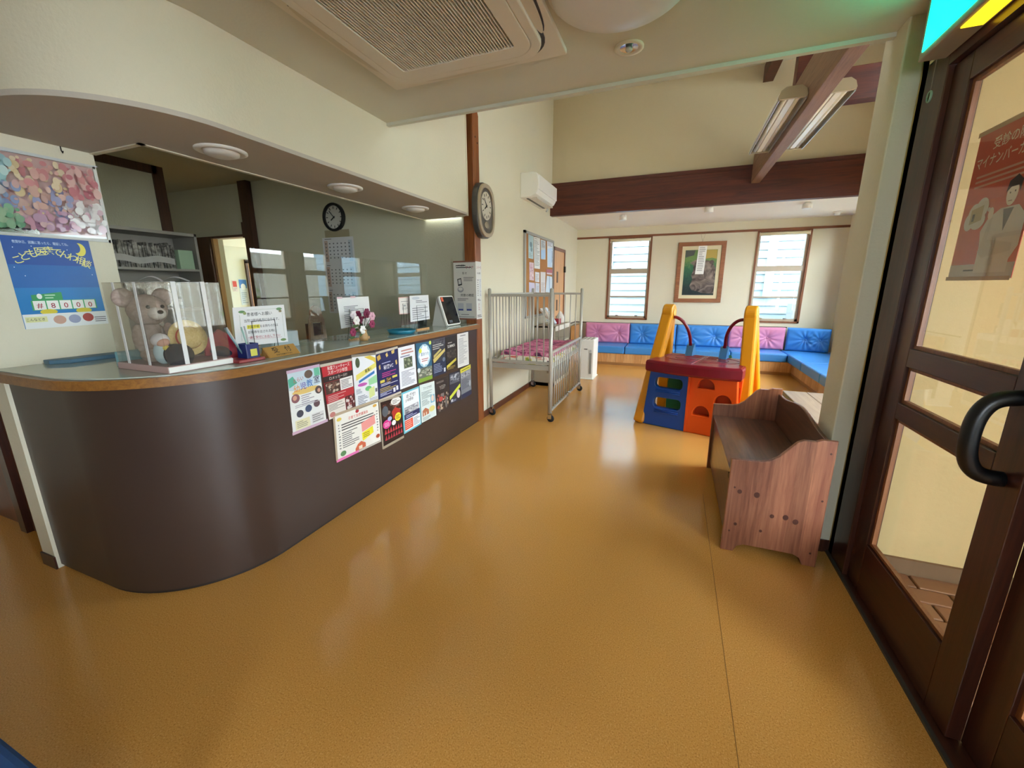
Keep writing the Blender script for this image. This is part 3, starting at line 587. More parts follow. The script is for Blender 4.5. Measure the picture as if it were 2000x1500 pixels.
cp('flyer', 'cream landscape notice with pink and yellow boxes and a gingerbread house', [(653, 813.5), (738, 783), (743.4, 859), (659.4, 899)], 'efece4',
   [('t', .5, .16, .07, '子育て支援講演会', 'd8503f', .5), ('e', .48, .06, .04, .04, 'b5323c'), ('ln', .12, .9, .22, .4, 3, '4a4a4a'), ('ln', .12, .5, .42, .8, 8, '70706e'), ('p', [(.55, .38), (.88, .3), (.89, .52), (.56, .6)], 'ec9c96'), ('p', [(.55, .62), (.82, .55), (.83, .72), (.56, .82)], 'efe23a'), ('ln', .58, .8, .63, .76, 3, '8a7a30'),
    ('p', [(.38, .93), (.44, .84), (.52, .8), (.62, .88), (.62, .98), (.38, 1.0)], 'd0694a'), ('r', .46, .9, .54, .98, 'f0e0c8'), ('e', .12, .9, .06, .06, '5c8a5a'), ('e', .93, .86, .05, .05, 'c05c3c'), ('e', .9, .08, .05, .035, 'd9a84c'), ('e', .08, .1, .05, .04, 'e0c860'), ('ln', .05, .09, .2, .8, 9, '8c8c8c'), ('ln', .92, .96, .2, .75, 8, '8c8c8c')],
   [(-.01, -.06, 1.0, -.0, 'b9a68c'), (-.03, .98, .45, 1.04, 'e676b4'), (.45, 1.0, 1.0, 1.04, 'c8c0b4'), (-.04, .0, .0, 1, 'b9a68c')])
NAV = '232a5c'
cp('flyer', 'navy volleyball club flyer with gold ribbons and magenta lettering', [(734, 692), (775, 680.6), (781.6, 763.7), (739.6, 780.5)], NAV,
   [('p', [(.02, .06), (.16, .02), (.2, .12), (.06, .16)], 'c9a24a'), ('p', [(.42, .06), (.5, .02), (.54, .1), (.46, .13)], 'd8b868'), ('p', [(.7, .02), (.86, .0), (.84, .08), (.72, .09)], 'd8b868'), ('p', [(.08, .28), (.14, .24), (.16, .34), (.1, .36)], 'd8b868'), ('p', [(.86, .26), (.93, .24), (.95, .34), (.88, .36)], 'd8b868'), ('ln', .22, .8, .22, .26, 1, 'b8bce0'), ('t', .52, .34, .09, '秘密VC', 'f2f2f8', .5), ('ln', .2, .9, .44, .56, 3, 'c4428c'),
    ('r', .1, .6, .3, .66, 'd8cc5a'), ('r', .66, .58, .9, .63, 'd8cc5a'), ('ph', .38, .58, .6, .7, ['4a3a2c', '8a6a40', 'c9a05a']), ('ln', .12, .9, .68, .74, 2, 'e0e0f0'), ('ln', .06, .92, .77, .88, 3, 'c9b466'), ('ln', .06, .6, .88, .96, 3, 'd0d4f0'), ('r', .66, .86, .76, .96, 'e0e0ea'), ('r', .8, .84, .9, .94, 'e0e0ea')],
   [(-.02, -.05, 1.02, .0, LACE), (-.02, 1.0, 1.02, 1.05, LACE)])
cp('flyer', 'white flyer with a small green group photograph under red lettering', [(777, 679.7), (809, 672), (814, 749), (781.6, 761)], 'e6e6ea',
   [('ln', .16, .9, .06, .2, 2, 'c07f72'), ('ln', .1, .9, .2, .27, 1, '8486a0'), ('ph', .28, .27, .8, .53, ['5c6650', '8f9a7a', '3f443a', 'a8a890']), ('ln', .1, .9, .58, .95, 11, '8a8a98')])
cp('flyer', 'blue festival flyer with a white burst over a green meadow', [(811.4, 671.3), (842.2, 665.7), (844, 739.4), (817, 748.8)], '2f5f7c',
   [('p', ell(.5, .34, .42, .3, 14), 'a4c7d6'), ('p', [(.5+.36*math.cos(a*PI/9)*(1 if a % 2 else .82), .34+.28*math.sin(a*PI/9)*(1 if a % 2 else .82)) for a in range(18)], 'e9eef0'), ('e', .25, .2, .09, .06, 'd8dc4a'), ('e', .9, .04, .08, .05, 'c9d45a'), ('t', .52, .3, .08, '夏まつり', '2c5f94', .5), ('ln', .3, .75, .4, .5, 2, 'c07070'), ('ph', .0, .64, 1, .9, ['6a7264', '8f9684', '4a4f48', 'b8b4a4']), ('r', 0, .9, 1, 1, '7d9f3c'), ('e', .08, .68, .1, .06, 'd4dade')])
cp('flyer', 'charcoal concert flyer with gold brush lettering', [(842.6, 665), (869, 658.3), (871, 728), (845.4, 736.6)], '3b3c44',
   [('ph', .02, .0, .98, .2, ['45464e', '5a5b62', '30313a']), ('ln', .05, .95, .12, .28, 3, 'b8b6b0'), ('p', [(.05, .52), (.95, .3), (.95, .38), (.1, .64)], 'c9b56a'), ('p', [(.1, .42), (.6, .28), (.7, .32), (.1, .5)], 'b8a866'), ('r', 0, .62, 1, 1, '232e48'), ('ln', .08, .75, .66, .92, 6, '8d98b4'), ('e', .84, .6, .1, .06, '6a7488'), ('r', .82, .84, .95, .95, 'c9ccd4')])
cp('flyer', 'black concert flyer with bold white lettering and a yellow ticket stripe', [(869.3, 659), (891.3, 653.6), (893, 718), (871.5, 725.4)], '26221f',
   [('t', .5, .28, .1, 'SUMMER', 'dcd8d0', .8), ('ln', .2, .85, .16, .22, 1, 'a8a49c'), ('ph', .05, .4, .95, .68, ['2f2a27', '453e38', '5a5048']), ('p', [(.05, .84), (.9, .68), (.9, .76), (.05, .93)], 'c9bb4a'), ('ln', .08, .9, .88, .98, 3, 'a88f4a')])
cp('notice', 'plain white typed notice at the pillar end of the counter', [(892.6, 652.7), (914, 648), (915.6, 711.4), (894, 719)], 'dcdad6', [('ln', .25, .8, .05, .1, 1, '55555a'), ('ln', .1, .9, .14, .9, 20, '9a9a9e')])
cp('flyer', 'black dance event flyer with magenta, yellow and red figures', [(741.5, 786), (783.4, 773), (787, 850.5), (748, 872)], '2a1a1a',
   [('ph', .08, .04, .95, .4, ['3a2420', '6a3a30', '8f7a70', '4a2c28']), ('e', .72, .08, .24, .09, 'e8e6e2'), ('ln', .55, .92, .04, .14, 3, '8a7a7a'), ('e', .2, .24, .14, .12, '5a6068'), ('p', [(.5, .3), (.66, .22), (.9, .3), (.92, .42), (.55, .5)], 'b8382f'), ('e', .78, .47, .15, .1, 'e8d23a'), ('ln', .68, .88, .42, .52, 3, '6a5a20'), ('e', .24, .54, .19, .1, 'd83a8c'), ('ln', .12, .36, .5, .6, 3, 'f0c0dc'), ('e', .38, .44, .1, .05, 'a8b4dc'), ('e', .56, .57, .1, .06, 'f0eeea')]
   + [('p', [(.1+.125*i, .76), (.16+.125*i, .64), (.21+.125*i, .76)], 'c8404c') for i in range(7)] + [('p', [(.1+.125*i, .9), (.16+.125*i, .78), (.21+.125*i, .9)], 'b03848') for i in range(7)],
   [(-.06, -.05, .0, 1.05, 'a89c88'), (-.02, 1.0, 1.02, 1.06, 'a89c88'), (0, -.05, 1.0, .0, 'a89c88')])
cp('flyer', 'white baseball team flyer in a turquoise border with an orange box', [(783.4, 768), (818, 754), (822.6, 828), (789, 848)], '6fc0d2',
   [('r', .07, .04, .95, .96, 'e8e8ea'), ('t', .5, .13, .1, 'めざせ!', '3a3a44', .7), ('t', .4, .23, .07, '少年野球', '3a3a44', .6), ('ph', .1, .38, .9, .55, ['9a9aa0', 'b8b8bc', '6a6a74', 'd0d0d4']), ('r', .07, .55, .95, .68, '2e2f58'), ('ln', .16, .85, .58, .66, 2, 'b8bce0'), ('r', .07, .7, .52, .93, 'e04f34'), ('ln', .1, .48, .72, .91, 4, 'f5b0a0'), ('ln', .56, .92, .72, .93, 6, '8a8a94')])
cp('flyer', 'pale green typed flyer with a small blue photo and a brick town drawing', [(819, 752.5), (847.8, 744), (852, 811), (823.6, 826)], 'd5dfdc',
   [('t', .5, .12, .07, 'ファミサポ', '3a4644', .7), ('ln', .08, .85, .2, .4, 6, '7a8886'), ('r', .66, .36, .96, .58, '7fb4c8'), ('e', .8, .46, .1, .09, 'e0c8b8'), ('ln', .08, .6, .42, .58, 5, '7a8886'), ('p', [(.08, .85), (.08, .7), (.28, .64), (.5, .72), (.5, .84)], 'b06a4a'), ('r', .15, .76, .2, .84, 'e8dcc8'), ('r', .3, .76, .35, .84, 'e8dcc8'), ('e', .72, .74, .2, .08, 'd8cc7c'), ('ln', .08, .8, .88, .98, 3, '8a9896')])
cp('flyer', 'dark brown tour poster with scratchy white lettering and red figures', [(848.8, 742), (875, 733), (877.7, 797), (853, 811)], '332c2b',
   [('t', .52, .26, .13, 'YEEP', '9a948e', .8), ('ln', .1, .7, .08, .14, 2, '8a847e'), ('ph', .05, .42, .98, .98, ['3a302e', '5a4642', 'a05048', '7a7470', 'b8a48c']), ('e', .36, .6, .16, .07, 'b84a44'), ('e', .75, .75, .1, .18, '6a6460')])
cp('flyer', 'dark slate sports camp flyer with a lime diagonal stripe', [(876.7, 730), (898.2, 722.6), (900, 780.5), (878.6, 790)], '2f3140',
   [('ph', .05, .05, .95, .36, ['5a5c66', '8a8c94', 'b8bac0', '3a3c48']), ('p', [(.0, .74), (.95, .44), (.98, .55), (.0, .86)], 'cdd84a'), ('e', .78, .76, .16, .14, 'd8cfd4'), ('ln', .1, .55, .88, .96, 2, 'a8acc0'), ('r', .1, .86, .26, .94, 'c8c8d0')])
cp('flyer', 'grey sports flyer with a yellow heading next to the pillar', [(898.6, 721.7), (918.7, 711.4), (920.6, 769.3), (901, 780.5)], '7e828a',
   [('r', 0, 0, 1, .13, 'd8d04a'), ('ln', .1, .9, .04, .1, 1, '6a6420'), ('ph', .03, .14, .97, .32, ['9a9ca4', 'b4b6bc', '6a6c78']), ('ln', .08, .9, .36, .7, 9, '4c5060'), ('r', 0, .84, 1, 1, '2f3450'), ('e', .86, .6, .1, .1, 'aab0b8')])
# posters on the narrow wall
PX = -2.8495
sheet('notice_poster', 'blue children telephone advice poster with a crescent moon and number tiles', 'poster', [(PX, .962, 1.642), (PX, 1.27, 1.645), (PX, 1.275, 1.222), (PX, .965, 1.218)], '2a7fc0',
   [('r', 0, 0, 1, .3, '1f4f9c'), ('r', 0, .3, 1, .55, '2566ae'), ('t', .42, .06, .03, '夜間休日、困難に思ったら、電話してね。', 'c8d8ee', .62), ('e', .86, .11, .075, .075, 'eadc5a'), ('e', .81, .09, .06, .062, '1f4f9c')]
   + [('t', x, y, .085, c, 'e9e48c', .12, 'c', r) for x, y, c, r in ((.12, .245, 'こ', -22), (.205, .205, 'ど', -18), (.29, .175, 'も', -12), (.385, .15, '医', -6), (.48, .142, '療', -2), (.575, .15, 'で', 3), (.66, .17, 'ん', 8), (.745, .2, 'わ', 14), (.83, .235, '相', 19), (.905, .275, '談', 23))]
   + [('e', x, y, .006, .005, 'e8f0ff') for x, y in ((.1, .12), (.3, .1), (.7, .12), (.06, .33), (.94, .4), (.15, .42))]
   + [('p', [(.15, .63), (.5, .6), (.5, .7), (.15, .7)], '3c9a5c'), ('e', .24, .645, .03, .03, 'f0f4ee'), ('ln', .3, .47, .62, .68, 2, 'b8e0c0'), ('r', .13, .69, .9, .8, '4aa86a')]
   + [('r', .15+.15*i, .695, .285+.15*i, .795, 'f0efe8') for i in range(5)] + [('t', .2175+.15*i, .745, .07, ch, 'a8323c', .1) for i, ch in enumerate('#8000')]
   + [('e', .3, .82, .1, .03, 'dcc93c'), ('e', .72, .82, .1, .03, 'dcc93c'), ('r', .0, .84, 1, 1, 'e6e8e4'), ('r', .02, .87, .26, .93, 'dcdca0'), ('t', .13, .9, .03, 'こんなとき', '404040', .2), ('e', .4, .915, .075, .05, 'c9a08c'), ('e', .58, .915, .075, .05, '9aa0b8'), ('e', .75, .905, .07, .05, 'b04a40'), ('ln', .83, .98, .9, .97, 3, '707070')], out=(1, 0, 0))
def pastel():
    random.seed(11); it = []
    zones = [((.0, .3, .05, .4), ('a6c0be', '9ab8bc', 'b8ccc8')), ((.3, .7, .05, .4), ('c98a8a', 'd6bf95', 'd2a49a', 'dcc8a8')), ((.7, .97, .05, .5), ('c07a80', 'c98f8c', 'd8b0a8')), ((.02, .3, .4, .7), ('c7a09c', '8d93b4', 'b8a0a8')), ((.3, .7, .4, .75), ('d6bf95', 'd4b0a4', 'c9a294', '9a9ab8')), ((.65, .97, .5, .95), ('d8d0cc', 'c8a8b0', 'e0dcd8')), ((.02, .3, .7, .95), ('6f9c7a', '86a888', '9ab090')), ((.25, .7, .7, .95), ('b98ba0', 'c08f9c', 'b490a4', 'caa8a8'))]
    for k in range(520):
        (x0, x1, y0, y1), cs = random.choice(zones); rx = random.uniform(.008, .04); ry = rx*random.uniform(1, 2.2)
        it.append(('e', min(.96-rx, max(.03+rx, random.uniform(x0, x1))), min(.95-ry, max(.06+ry, random.uniform(y0, y1))), rx, ry, random.choice(cs)))
    return it
pa_ = sheet('framed_picture', 'pastel pink and teal picture under clear film above the blue poster', 'picture', [(PX, .90, 2.005), (PX, 1.358, 2.02), (PX, 1.355, 1.662), (PX, .90, 1.648)], 'd4d8d8',
   [('r', .02, .02, .985, .97, 'c7a7a0')]+pastel()+[('r', .03, .03, .97, .045, 'c8cccc')], thick=.004, rough=.12, out=(1, 0, 0))
build(MB().box(PX, PX+.012, .90, 1.36, 2.005, 2.02).box(PX, PX+.012, .90, 1.36, 1.645, 1.658).box(PX, PX+.012, 1.350, 1.363, 1.645, 2.02), 'frame', plain('c9cac4', .3), pa_)
build(MB().box(PX+.012, PX+.018, .95, 1.09, 1.655, 1.68).lathe([(.012, 0), (.012, .008)], (PX+.018, 1.02, 1.675), 12, axis='x'), 'clip', CHROME, pa_)
tag(build(MB().tube([(PX+.002, 1.245, 2.085), (PX+.004, 1.245, 2.06), (PX+.012, 1.245, 2.05), (PX+.018, 1.245, 2.058)], .0025, 6), 'wall_hook', plain('3a342e', .4, .8), loc=(PX, 1.245, 2.06)), 'small dark metal hook above the pastel picture', 'hook')
# poster wrapped round the pillar
pq = [ony(884, 476, 3.7695), Vector((-1.8595, 3.7695, 0))]; zt, zb_ = 1.662, 1.095
xl = pq[0].x
po = sheet('pillar_poster', 'white insurance card poster wrapped round the timber pillar', 'poster', [(xl, 3.7695, zt), (-1.859, 3.7695, zt), (-1.859, 3.7695, zb_), (xl, 3.7695, zb_)], 'd6d5d0',
   [('ln', .12, .9, .05, .12, 2, K), ('t', .3, .07, .035, 'とっても簡単!', K, .4), ('t', .72, .1, .05, 'マイナ', 'a03a4c', .5), ('t', .5, .2, .035, '受 付', K, .4), ('p', [(.16, .3), (.34, .28), (.38, .4), (.2, .42)], K), ('p', [(.2, .31), (.32, .3), (.34, .38), (.22, .39)], 'c8c8c6'), ('ln', .45, .9, .26, .34, 3, GY), ('e', .3, .48, .14, .05, '9a9aa0'), ('e', .3, .47, .1, .03, 'd6d5d0'), ('t', .6, .58, .045, '同意の確認', K, .6), ('ln', .15, .85, .63, .68, 2, GY), ('r', .16, .72, .42, .85, 'b8bcc4'), ('r', .54, .72, .8, .85, 'b8bcc4'), ('r', .18, .82, .4, .85, '3a4a8c'), ('r', .56, .82, .78, .85, '3a4a8c'), ('ln', .3, .95, .91, .93, 1, K), ('ln', .1, .95, .95, .975, 1, GY)], out=(0, -1, 0), tapes=[(0, -.012, 1, .015, '8a5a4c'), (0, .985, 1, 1.012, '8a5a4c')])
sheet('side_sheet', '', '', [(-1.8595, 3.7695, zt), (-1.8595, 3.895, zt), (-1.8595, 3.895, zb_), (-1.8595, 3.7695, zb_)], 'd6d5d0',
   [('t', .5, .1, .05, 'ンバーカ', 'a03a4c', .8), ('t', .5, .2, .03, '本人確認', K, .7), ('ln', .2, .45, .3, .6, 8, GY), ('ln', .6, .85, .3, .6, 12, '8a90b4'), ('ln', .2, .8, .64, .68, 2, K), ('ln', .3, .6, .72, .85, 4, 'b48a94'), ('ln', .1, .9, .92, .975, 2, K)], out=(1, 0, 0), parent=po)

# ------------------------------------------------------------------ things on the counter
def board(name, label, pts, X, col, items, back=.06, foot=True):
    Q = pxs(X, pts); o = sheet(name, label, 'sign', Q, col, items, thick=.003, out=(1, 0, 0))
    TL, TR, BR, BL = Q; y0 = (BL.y+TL.y)/2; y1 = (BR.y+TR.y)/2; m = MB()
    a, b = y0+(y1-y0)*.3, y0+(y1-y0)*.75; zt = BL.z+(TL.z-BL.z)*.62
    build(MB().tube([(X+.012, b, GT), (X+.010, b, zt), (X+.010, a, zt), (X+.012, a, GT)], .0016, 6), 'wire_holder', plain('3c3733', .4, .6), o)
    build(MB().box(X+.004, X+.022, a-.03, b+.03, GT, GT+.012), 'holder_base', SLAT, o)
    zb = min(BL.z, BR.z)
    for ya_ in (a, b): build(MB().tube([(X-.03, ya_, GT), (X-.003, ya_, zb+.03)], .0016, 6), 'prop', plain('3c3733', .4, .6), o)
    return o
board('notice_board', 'white patient request board with a green leaf border beside the clear case', [(453, 601), (553.5, 595), (562, 667), (460.7, 677.6)], -2.05, 'e4e4e4',
   [('t', .48, .2, .09, '患者様へお願い', '3a3a40', .5), ('t', .52, .36, .075, '当院は院内処方になります。', '55555c', .68), ('r', .22, .47, .46, .57, 'e8dc3c'), ('t', .34, .52, .07, 'お薬手帳', '55502a', .22), ('t', .64, .52, .07, 'をお持ちの方は', '55555c', .36), ('t', .5, .66, .07, '診察券を出される時に', '55555c', .6), ('t', .52, .8, .07, '一緒に受付にお出し下さい', 'b03c50', .66), ('r', .2, .85, .88, .855, 'b03c50'),
    ('e', .15, .12, .06, .035, '5f8a58'), ('e', .2, .16, .03, .04, '8a9a60'), ('e', .88, .1, .06, .035, '5f8a58'), ('e', .9, .16, .03, .03, '8a7a50'), ('e', .9, .93, .06, .035, '6a8a50'), ('e', .2, .94, .05, .03, '5f8a58'), ('r', .24, .085, .82, .09, '8a9a80'), ('r', .1, .2, .104, .86, '8a9a80'), ('r', .93, .2, .934, .86, '8a9a80')])
board('notice_board', 'white typed notice behind the flower vase', [(657, 582), (719, 578.7), (724, 630.7), (666, 642)], -2.09, 'dededc', [('ln', .16, .8, .28, .48, 4, '6a6a70'), ('ln', .14, .9, .55, .92, 6, '84848a'), ('r', .0, -.03, .16, .03, 'cfaeb4'), ('r', .4, -.03, .56, .03, 'cfaeb4')])
board('notice_card', 'small pink-bordered card between the teal tray and the typed notice', [(777.5, 581), (799, 579.5), (801, 613), (779.5, 614)], -2.09, 'd9a7a0', [('r', .05, .04, .95, .96, 'dfd8d0'), ('ln', .2, .85, .22, .28, 1, '707070'), ('e', .5, .5, .1, .06, '9a9a98'), ('ln', .25, .8, .6, .75, 3, '9a9a98')])
board('notice_board', 'white notice in a wire stand next to the card reader', [(799.5, 578), (836, 576), (839, 623), (801.5, 629)], -2.06, 'd8d8d8', [('ln', .3, .9, .18, .3, 2, '707074'), ('ln', .1, .95, .45, .95, 6, '8a8a8e'), ('e', .3, .1, .2, .06, 'b8bcc4')])
o = tag(build(MB().prism([(0, 0), (.065, 0), (.02, .052)], 0, .19, Matrix(((1, 0, 0, -2.0), (0, 0, 1, 1.49), (0, 1, 0, GT), (0, 0, 0, 1)))), 'name_plate', wood('plate_wood', '9a7038', 'b98e50', 'y', 9, .4), loc=(-1.97, 1.58, GT)), 'wedge shaped wooden reception name plate', 'name plate')
def on_slope(items):                            # lettering lies on the sloping face
    pass
pl_ = [Vector((-1.98, 1.495, GT+.0515)), Vector((-1.98, 1.675, GT+.0515)), Vector((-1.9355, 1.675, GT+.001)), Vector((-1.9355, 1.495, GT+.001))]
sheet('plate_face', '', '', pl_, 'b08648', [('t', .3, .4, .5, '受', K), ('t', .72, .4, .5, '付', K), ('t', .5, .82, .18, 'INFORMATION', '4a4030', .6)], out=(1, 0, 1), parent=o, thick=.0008)
# pen holder
p = thing('pen_holder', 'dark blue pen holder on a red base beside the name plate', 'pen holder', (-2.0, 1.40, GT))
build(MB().box(-2.035, -1.925, 1.32, 1.46, GT, GT+.016, .004), 'base', plain('8d2a2c', .3), p)
build(MB().shape([rect(-.035, .035, -.035, .035, .006), rect(-.031, .031, -.031, .031, .004)], .07, Matrix.Translation((-1.975, 1.41, GT+.051))).box(-2.009, -1.941, 1.376, 1.444, GT+.016, GT+.02), 'cup', plain('1f2a66', .3), p)
build(MB().add([(-1.9395, 1.395, GT+.025), (-1.9395, 1.43, GT+.025), (-1.9395, 1.43, GT+.06), (-1.9395, 1.395, GT+.06)], [(0, 1, 2, 3)]), 'badge', plain('d8d05a', .4), p)
for k, (dx, dy, c) in enumerate(((-.01, -.015, 'd8d8d8'), (.012, .0, '9fc0b4'), (-.004, .016, 'c9c9c9'), (.0, -.024, '7a9aa0'))): build(MB().tube([(-1.975+dx, 1.41+dy, GT+.022), (-1.975+dx*2.2-.01, 1.40+dy*2.6-.02, GT+.17)], .004, 8), 'pen', plain(c, .3), p)
tag(build(MB().shape([[(0, 0), (.16, 0), (.16, .1), (.08, .155), (0, .1)]], .012, Matrix(((0, 0, 1, -2.13), (1, 0, 0, 1.30), (0, 1, 0, GT), (0, 0, 0, 1))), .003), 'house_box', plain('b03048', .35), loc=(-2.13, 1.38, GT)), 'crimson house-shaped card standing behind the pen holder', 'card')
# card reader
q = pxs(-2.05, [(856.7, 577.8), (881.8, 577.8), (893.4, 632.4), (868.8, 636.7)]); yc0 = 3.45
cr_ = thing('card_reader', 'white card reader with a tilted black screen beside the pillar', 'card reader', (-2.05, 3.58, GT))
sl = .10; M1 = Matrix(((0, sl/.28, 1, -2.14+.0), (1, 0, 0, 3.45), (0, 1, 0, GT), (0, 0, 0, 1)))
M1 = Matrix(((0, -.30, .95, -1.985), (1, 0, 0, 3.385), (0, .95, .30, GT+.004), (0, 0, 0, 1)))
build(MB().shape([rect(0, .26, 0, .29, .02)], .022, M1, .004), 'housing', WHITEP, cr_)
build(MB().shape([rect(.012, .248, .012, .278, .012)], .002, M1 @ Matrix.Translation((0, 0, .0115))), 'screen', plain('101114', .12), cr_)
build(MB().shape([rect(.05, .11, .025, .05)], .001, M1 @ Matrix.Translation((0, 0, .013))), 'label_strip', plain('55585c', .4), cr_)
build(MB().shape([rect(.02, .06, .235, .275)], .001, M1 @ Matrix.Translation((0, 0, .013))), 'sticker', plain('d8603c', .4), cr_)
build(MB().prism([(-2.16, GT), (-2.0, GT), (-2.075, GT+.26), (-2.10, GT+.26)], 3.41, 3.62, Matrix(((1, 0, 0, 0), (0, 0, 1, 0), (0, 1, 0, 0), (0, 0, 0, 1)))), 'stand', plain('c9c7c0', .4), cr_)
# teal tray, grey tub
tag(build(MB().lathe([(.001, 0), (.095, 0), (.115, .03), (.111, .031), (.092, .006), (.001, .006)], (-2.025, 2.74, GT), 32, close=False), 'coin_tray', plain('1f6f86', .3), loc=(-2.025, 2.74, GT)), 'round teal coin tray on the counter glass', 'tray')
tag(build(MB().shape([rect(-.06, .06, -.1, .1, .02), rect(-.055, .055, -.095, .095, .017)], .09, Matrix.Translation((-2.27, 1.83, GT+.05))).box(-2.325, -2.215, 1.735, 1.925, GT, GT+.008), 'plastic_tub', plain('b4c0c8', .3), loc=(-2.27, 1.83, GT)), 'pale grey plastic tub behind the acrylic screen', 'tub')
# vase with flowers
vf = thing('flower_vase', 'small glass vase of white and purple flowers on the counter', 'vase', (-1.99, 2.26, GT)); c = Vector((-1.99, 2.26, GT))
build(MB().lathe([(.028, 0), (.034, .02), (.022, .06), (.026, .075)], c, 16), 'vase_body', plain('b08a5a', .3), vf)
random.seed(3)
for k in range(15):
    a = random.uniform(0, 2*PI); r = random.uniform(.02, .14); h = random.uniform(.06, .19); tip = c+Vector((r*.5*math.cos(a), r*math.sin(a), h)); colr = random.choice(['e8e0e4', 'f0ece8', 'd8a8b8', '7a1f44', '8d2a50'])
    sm2 = build(MB().tube([c+Vector((0, 0, .05)), (c+tip)/2+Vector((0, 0, .03)), tip], .002, 5), 'stem', plain('3d5234', .6), vf)
    m = MB()
    for j in range(6):
        t = 2*PI*j/6; m.ball(tip+Vector((.006, .018*math.cos(t), .018*math.sin(t))), (.006, .013, .013), 8, 6)
    m.ball(tip+Vector((.01, 0, 0)), .007, 8, 6); build(m, 'flower', plain(colr, .6), sm2)
    if k % 2: build(MB().add([tip+Vector((0, -.03, -.03)), tip+Vector((.01, -.01, -.02)), tip+Vector((0, .025, -.04)), tip+Vector((-.01, -.01, -.05))], [(0, 1, 2, 3)]), 'leaf', plain('4f6a3f', .6), vf)
# potted plant
pp = thing('potted_plant', 'small dark green plant in a black pot behind the card reader', 'plant', (-2.24, 3.36, GT)); c = Vector((-2.24, 3.36, GT))
build(MB().lathe([(.04, 0), (.055, .1), (.05, .1), (.037, .01)], c, 18), 'pot', BLACKP, pp)
for k in range(16):
    a = k*2.4; h = random.uniform(.1, .22); d1 = Vector((math.cos(a), math.sin(a), .4))*.045; p0 = c+Vector((.02*math.cos(a), .02*math.sin(a), h-.03)); s_ = Vector((-math.sin(a), math.cos(a), 0))*.018
    build(MB().add([p0-d1*.2, p0+d1*.5-s_, p0+d1, p0+d1*.5+s_], [(0, 1, 2, 3)]), 'leaf', plain(random.choice(['2f4a24', '4a6a34', '3a5a2a']), .45), pp)
build(MB().tube([c+Vector((0, 0, .08)), c+Vector((0, .01, .2))], .006, 6), 'stem', plain('3d5234', .6), pp)
# clear case with toys
cs = thing('display_case', 'clear plastic display case tied with white ribbons on the counter', 'display case', (-2.15, 1.18, GT))
cx0, cx1, cy0, cy1, cz = -2.33, -1.975, 1.05, 1.318, 1.43
for nm, r in (('pane', (cx1-.002, cx1, cy0, cy1, GT+.03, cz)), ('pane', (cx0, cx1, cy0, cy0+.002, GT+.03, cz)), ('pane', (cx0, cx0+.002, cy0, cy1, GT+.03, cz)), ('pane', (cx0, cx1, cy1-.002, cy1, GT+.03, cz)), ('pane', (cx0, cx1, cy0, cy1, cz-.002, cz))):
    build(MB().box(*r), nm, FILM, cs)
build(MB().box(cx0-.005, cx1+.005, cy0-.005, cy1+.005, GT, GT+.03, .003), 'base', plain('b89a94', .5), cs)
build(MB().box(cx1+.004, cx1+.008, cy0-.003, cy1+.004, GT+.004, GT+.026), 'white_edge', WHITEP, cs)
RIB = plain('dcdcda', .5); 
for y in (cy0+.075, cy1-.075): build(MB().box(cx1+.001, cx1+.003, y-.009, y+.009, GT+.03, cz+.002).box(cx0, cx1+.003, y-.009, y+.009, cz+.001, cz+.003), 'ribbon', RIB, cs)
for x in (cx1-.12, cx1-.27): build(MB().box(x-.008, x+.008, cy0-.003, cy0-.001, GT+.03, cz), 'ribbon', RIB, cs)
m = MB()
for sgn in (-1, 1):
    m.grid(lambda u, v, sgn=sgn: Vector((-2.12+.012*(v-.5)+.02*u, 1.17+sgn*.10*u, cz+.004+.022*math.sin(PI*u)*(1-.3*u)+.004*v)), 10, 2)
build(m, 'bow', RIB, cs)
te = thing('teddy_bear', 'pinkish plush bear sitting in the clear case', 'soft toy', (-2.24, 1.13, GT+.03)); c = Vector((-2.235, 1.145, GT+.03))
build(MB().ball(c+Vector((0, 0, .09)), (.06, .06, .09)).ball(c+Vector((.05, -.04, .03)), (.06, .03, .03)).ball(c+Vector((.05, .04, .03)), (.06, .03, .03)).ball(c+Vector((.03, -.06, .11)), (.025, .025, .06)).ball(c+Vector((.03, .06, .11)), (.025, .025, .06)), 'body', PLUSH, te)
hd = build(MB().ball(c+Vector((.01, 0, .23)), (.07, .075, .07)), 'head', PLUSH, te)
build(MB().ball(c+Vector((.075, 0, .215)), (.03, .035, .028)), 'muzzle', PLUSHW, te)
for s_ in (-1, 1): build(MB().ball(c+Vector((0, s_*.075, .285)), (.022, .042, .042)), 'ear', PLUSH, te); build(MB().ball(c+Vector((.074, s_*.028, .245)), .008), 'eye', BLACKP, te)
build(MB().ball(c+Vector((.104, 0, .222)), (.008, .012, .009)), 'nose', BLACKP, te)
def hat(name, label, c, rb, rc, h, mat, tilt, band=None):
    t = thing(name, label, 'hat', c); M = Matrix.Translation(c) @ Matrix.Rotation(math.radians(tilt), 4, 'Y')
    build(MB().lathe([(rc, 0), (rb, .006), (rb, .009), (rc, .006)], n=28, close=False).xf(M), 'brim', mat, t)
    build(MB().lathe([(rc, 0), (rc*.98, h*.5), (rc*.85, h*.9), (rc*.4, h), (.001, h)], n=28, close=False).xf(M), 'crown', mat, t)
    if band: build(MB().lathe([(rc*1.01, .004), (rc*1.005, .02)], n=28, close=False).xf(M), 'band', band, t)
    return t
hat('straw_hat', 'small yellow straw hat leaning in the clear case', onx(366, 660, -2.09), .082, .052, .04, STRAW, 80, plain('c9503c', .6))
hat('felt_hat', 'black felt hat at the front of the clear case', onx(347, 696, -2.035), .056, .052, .05, NAVYF, 70)
hat('navy_cap', 'navy blue cap in the corner of the clear case', onx(432, 690, -2.10), .045, .034, .03, plain('232a44', .8), 25)
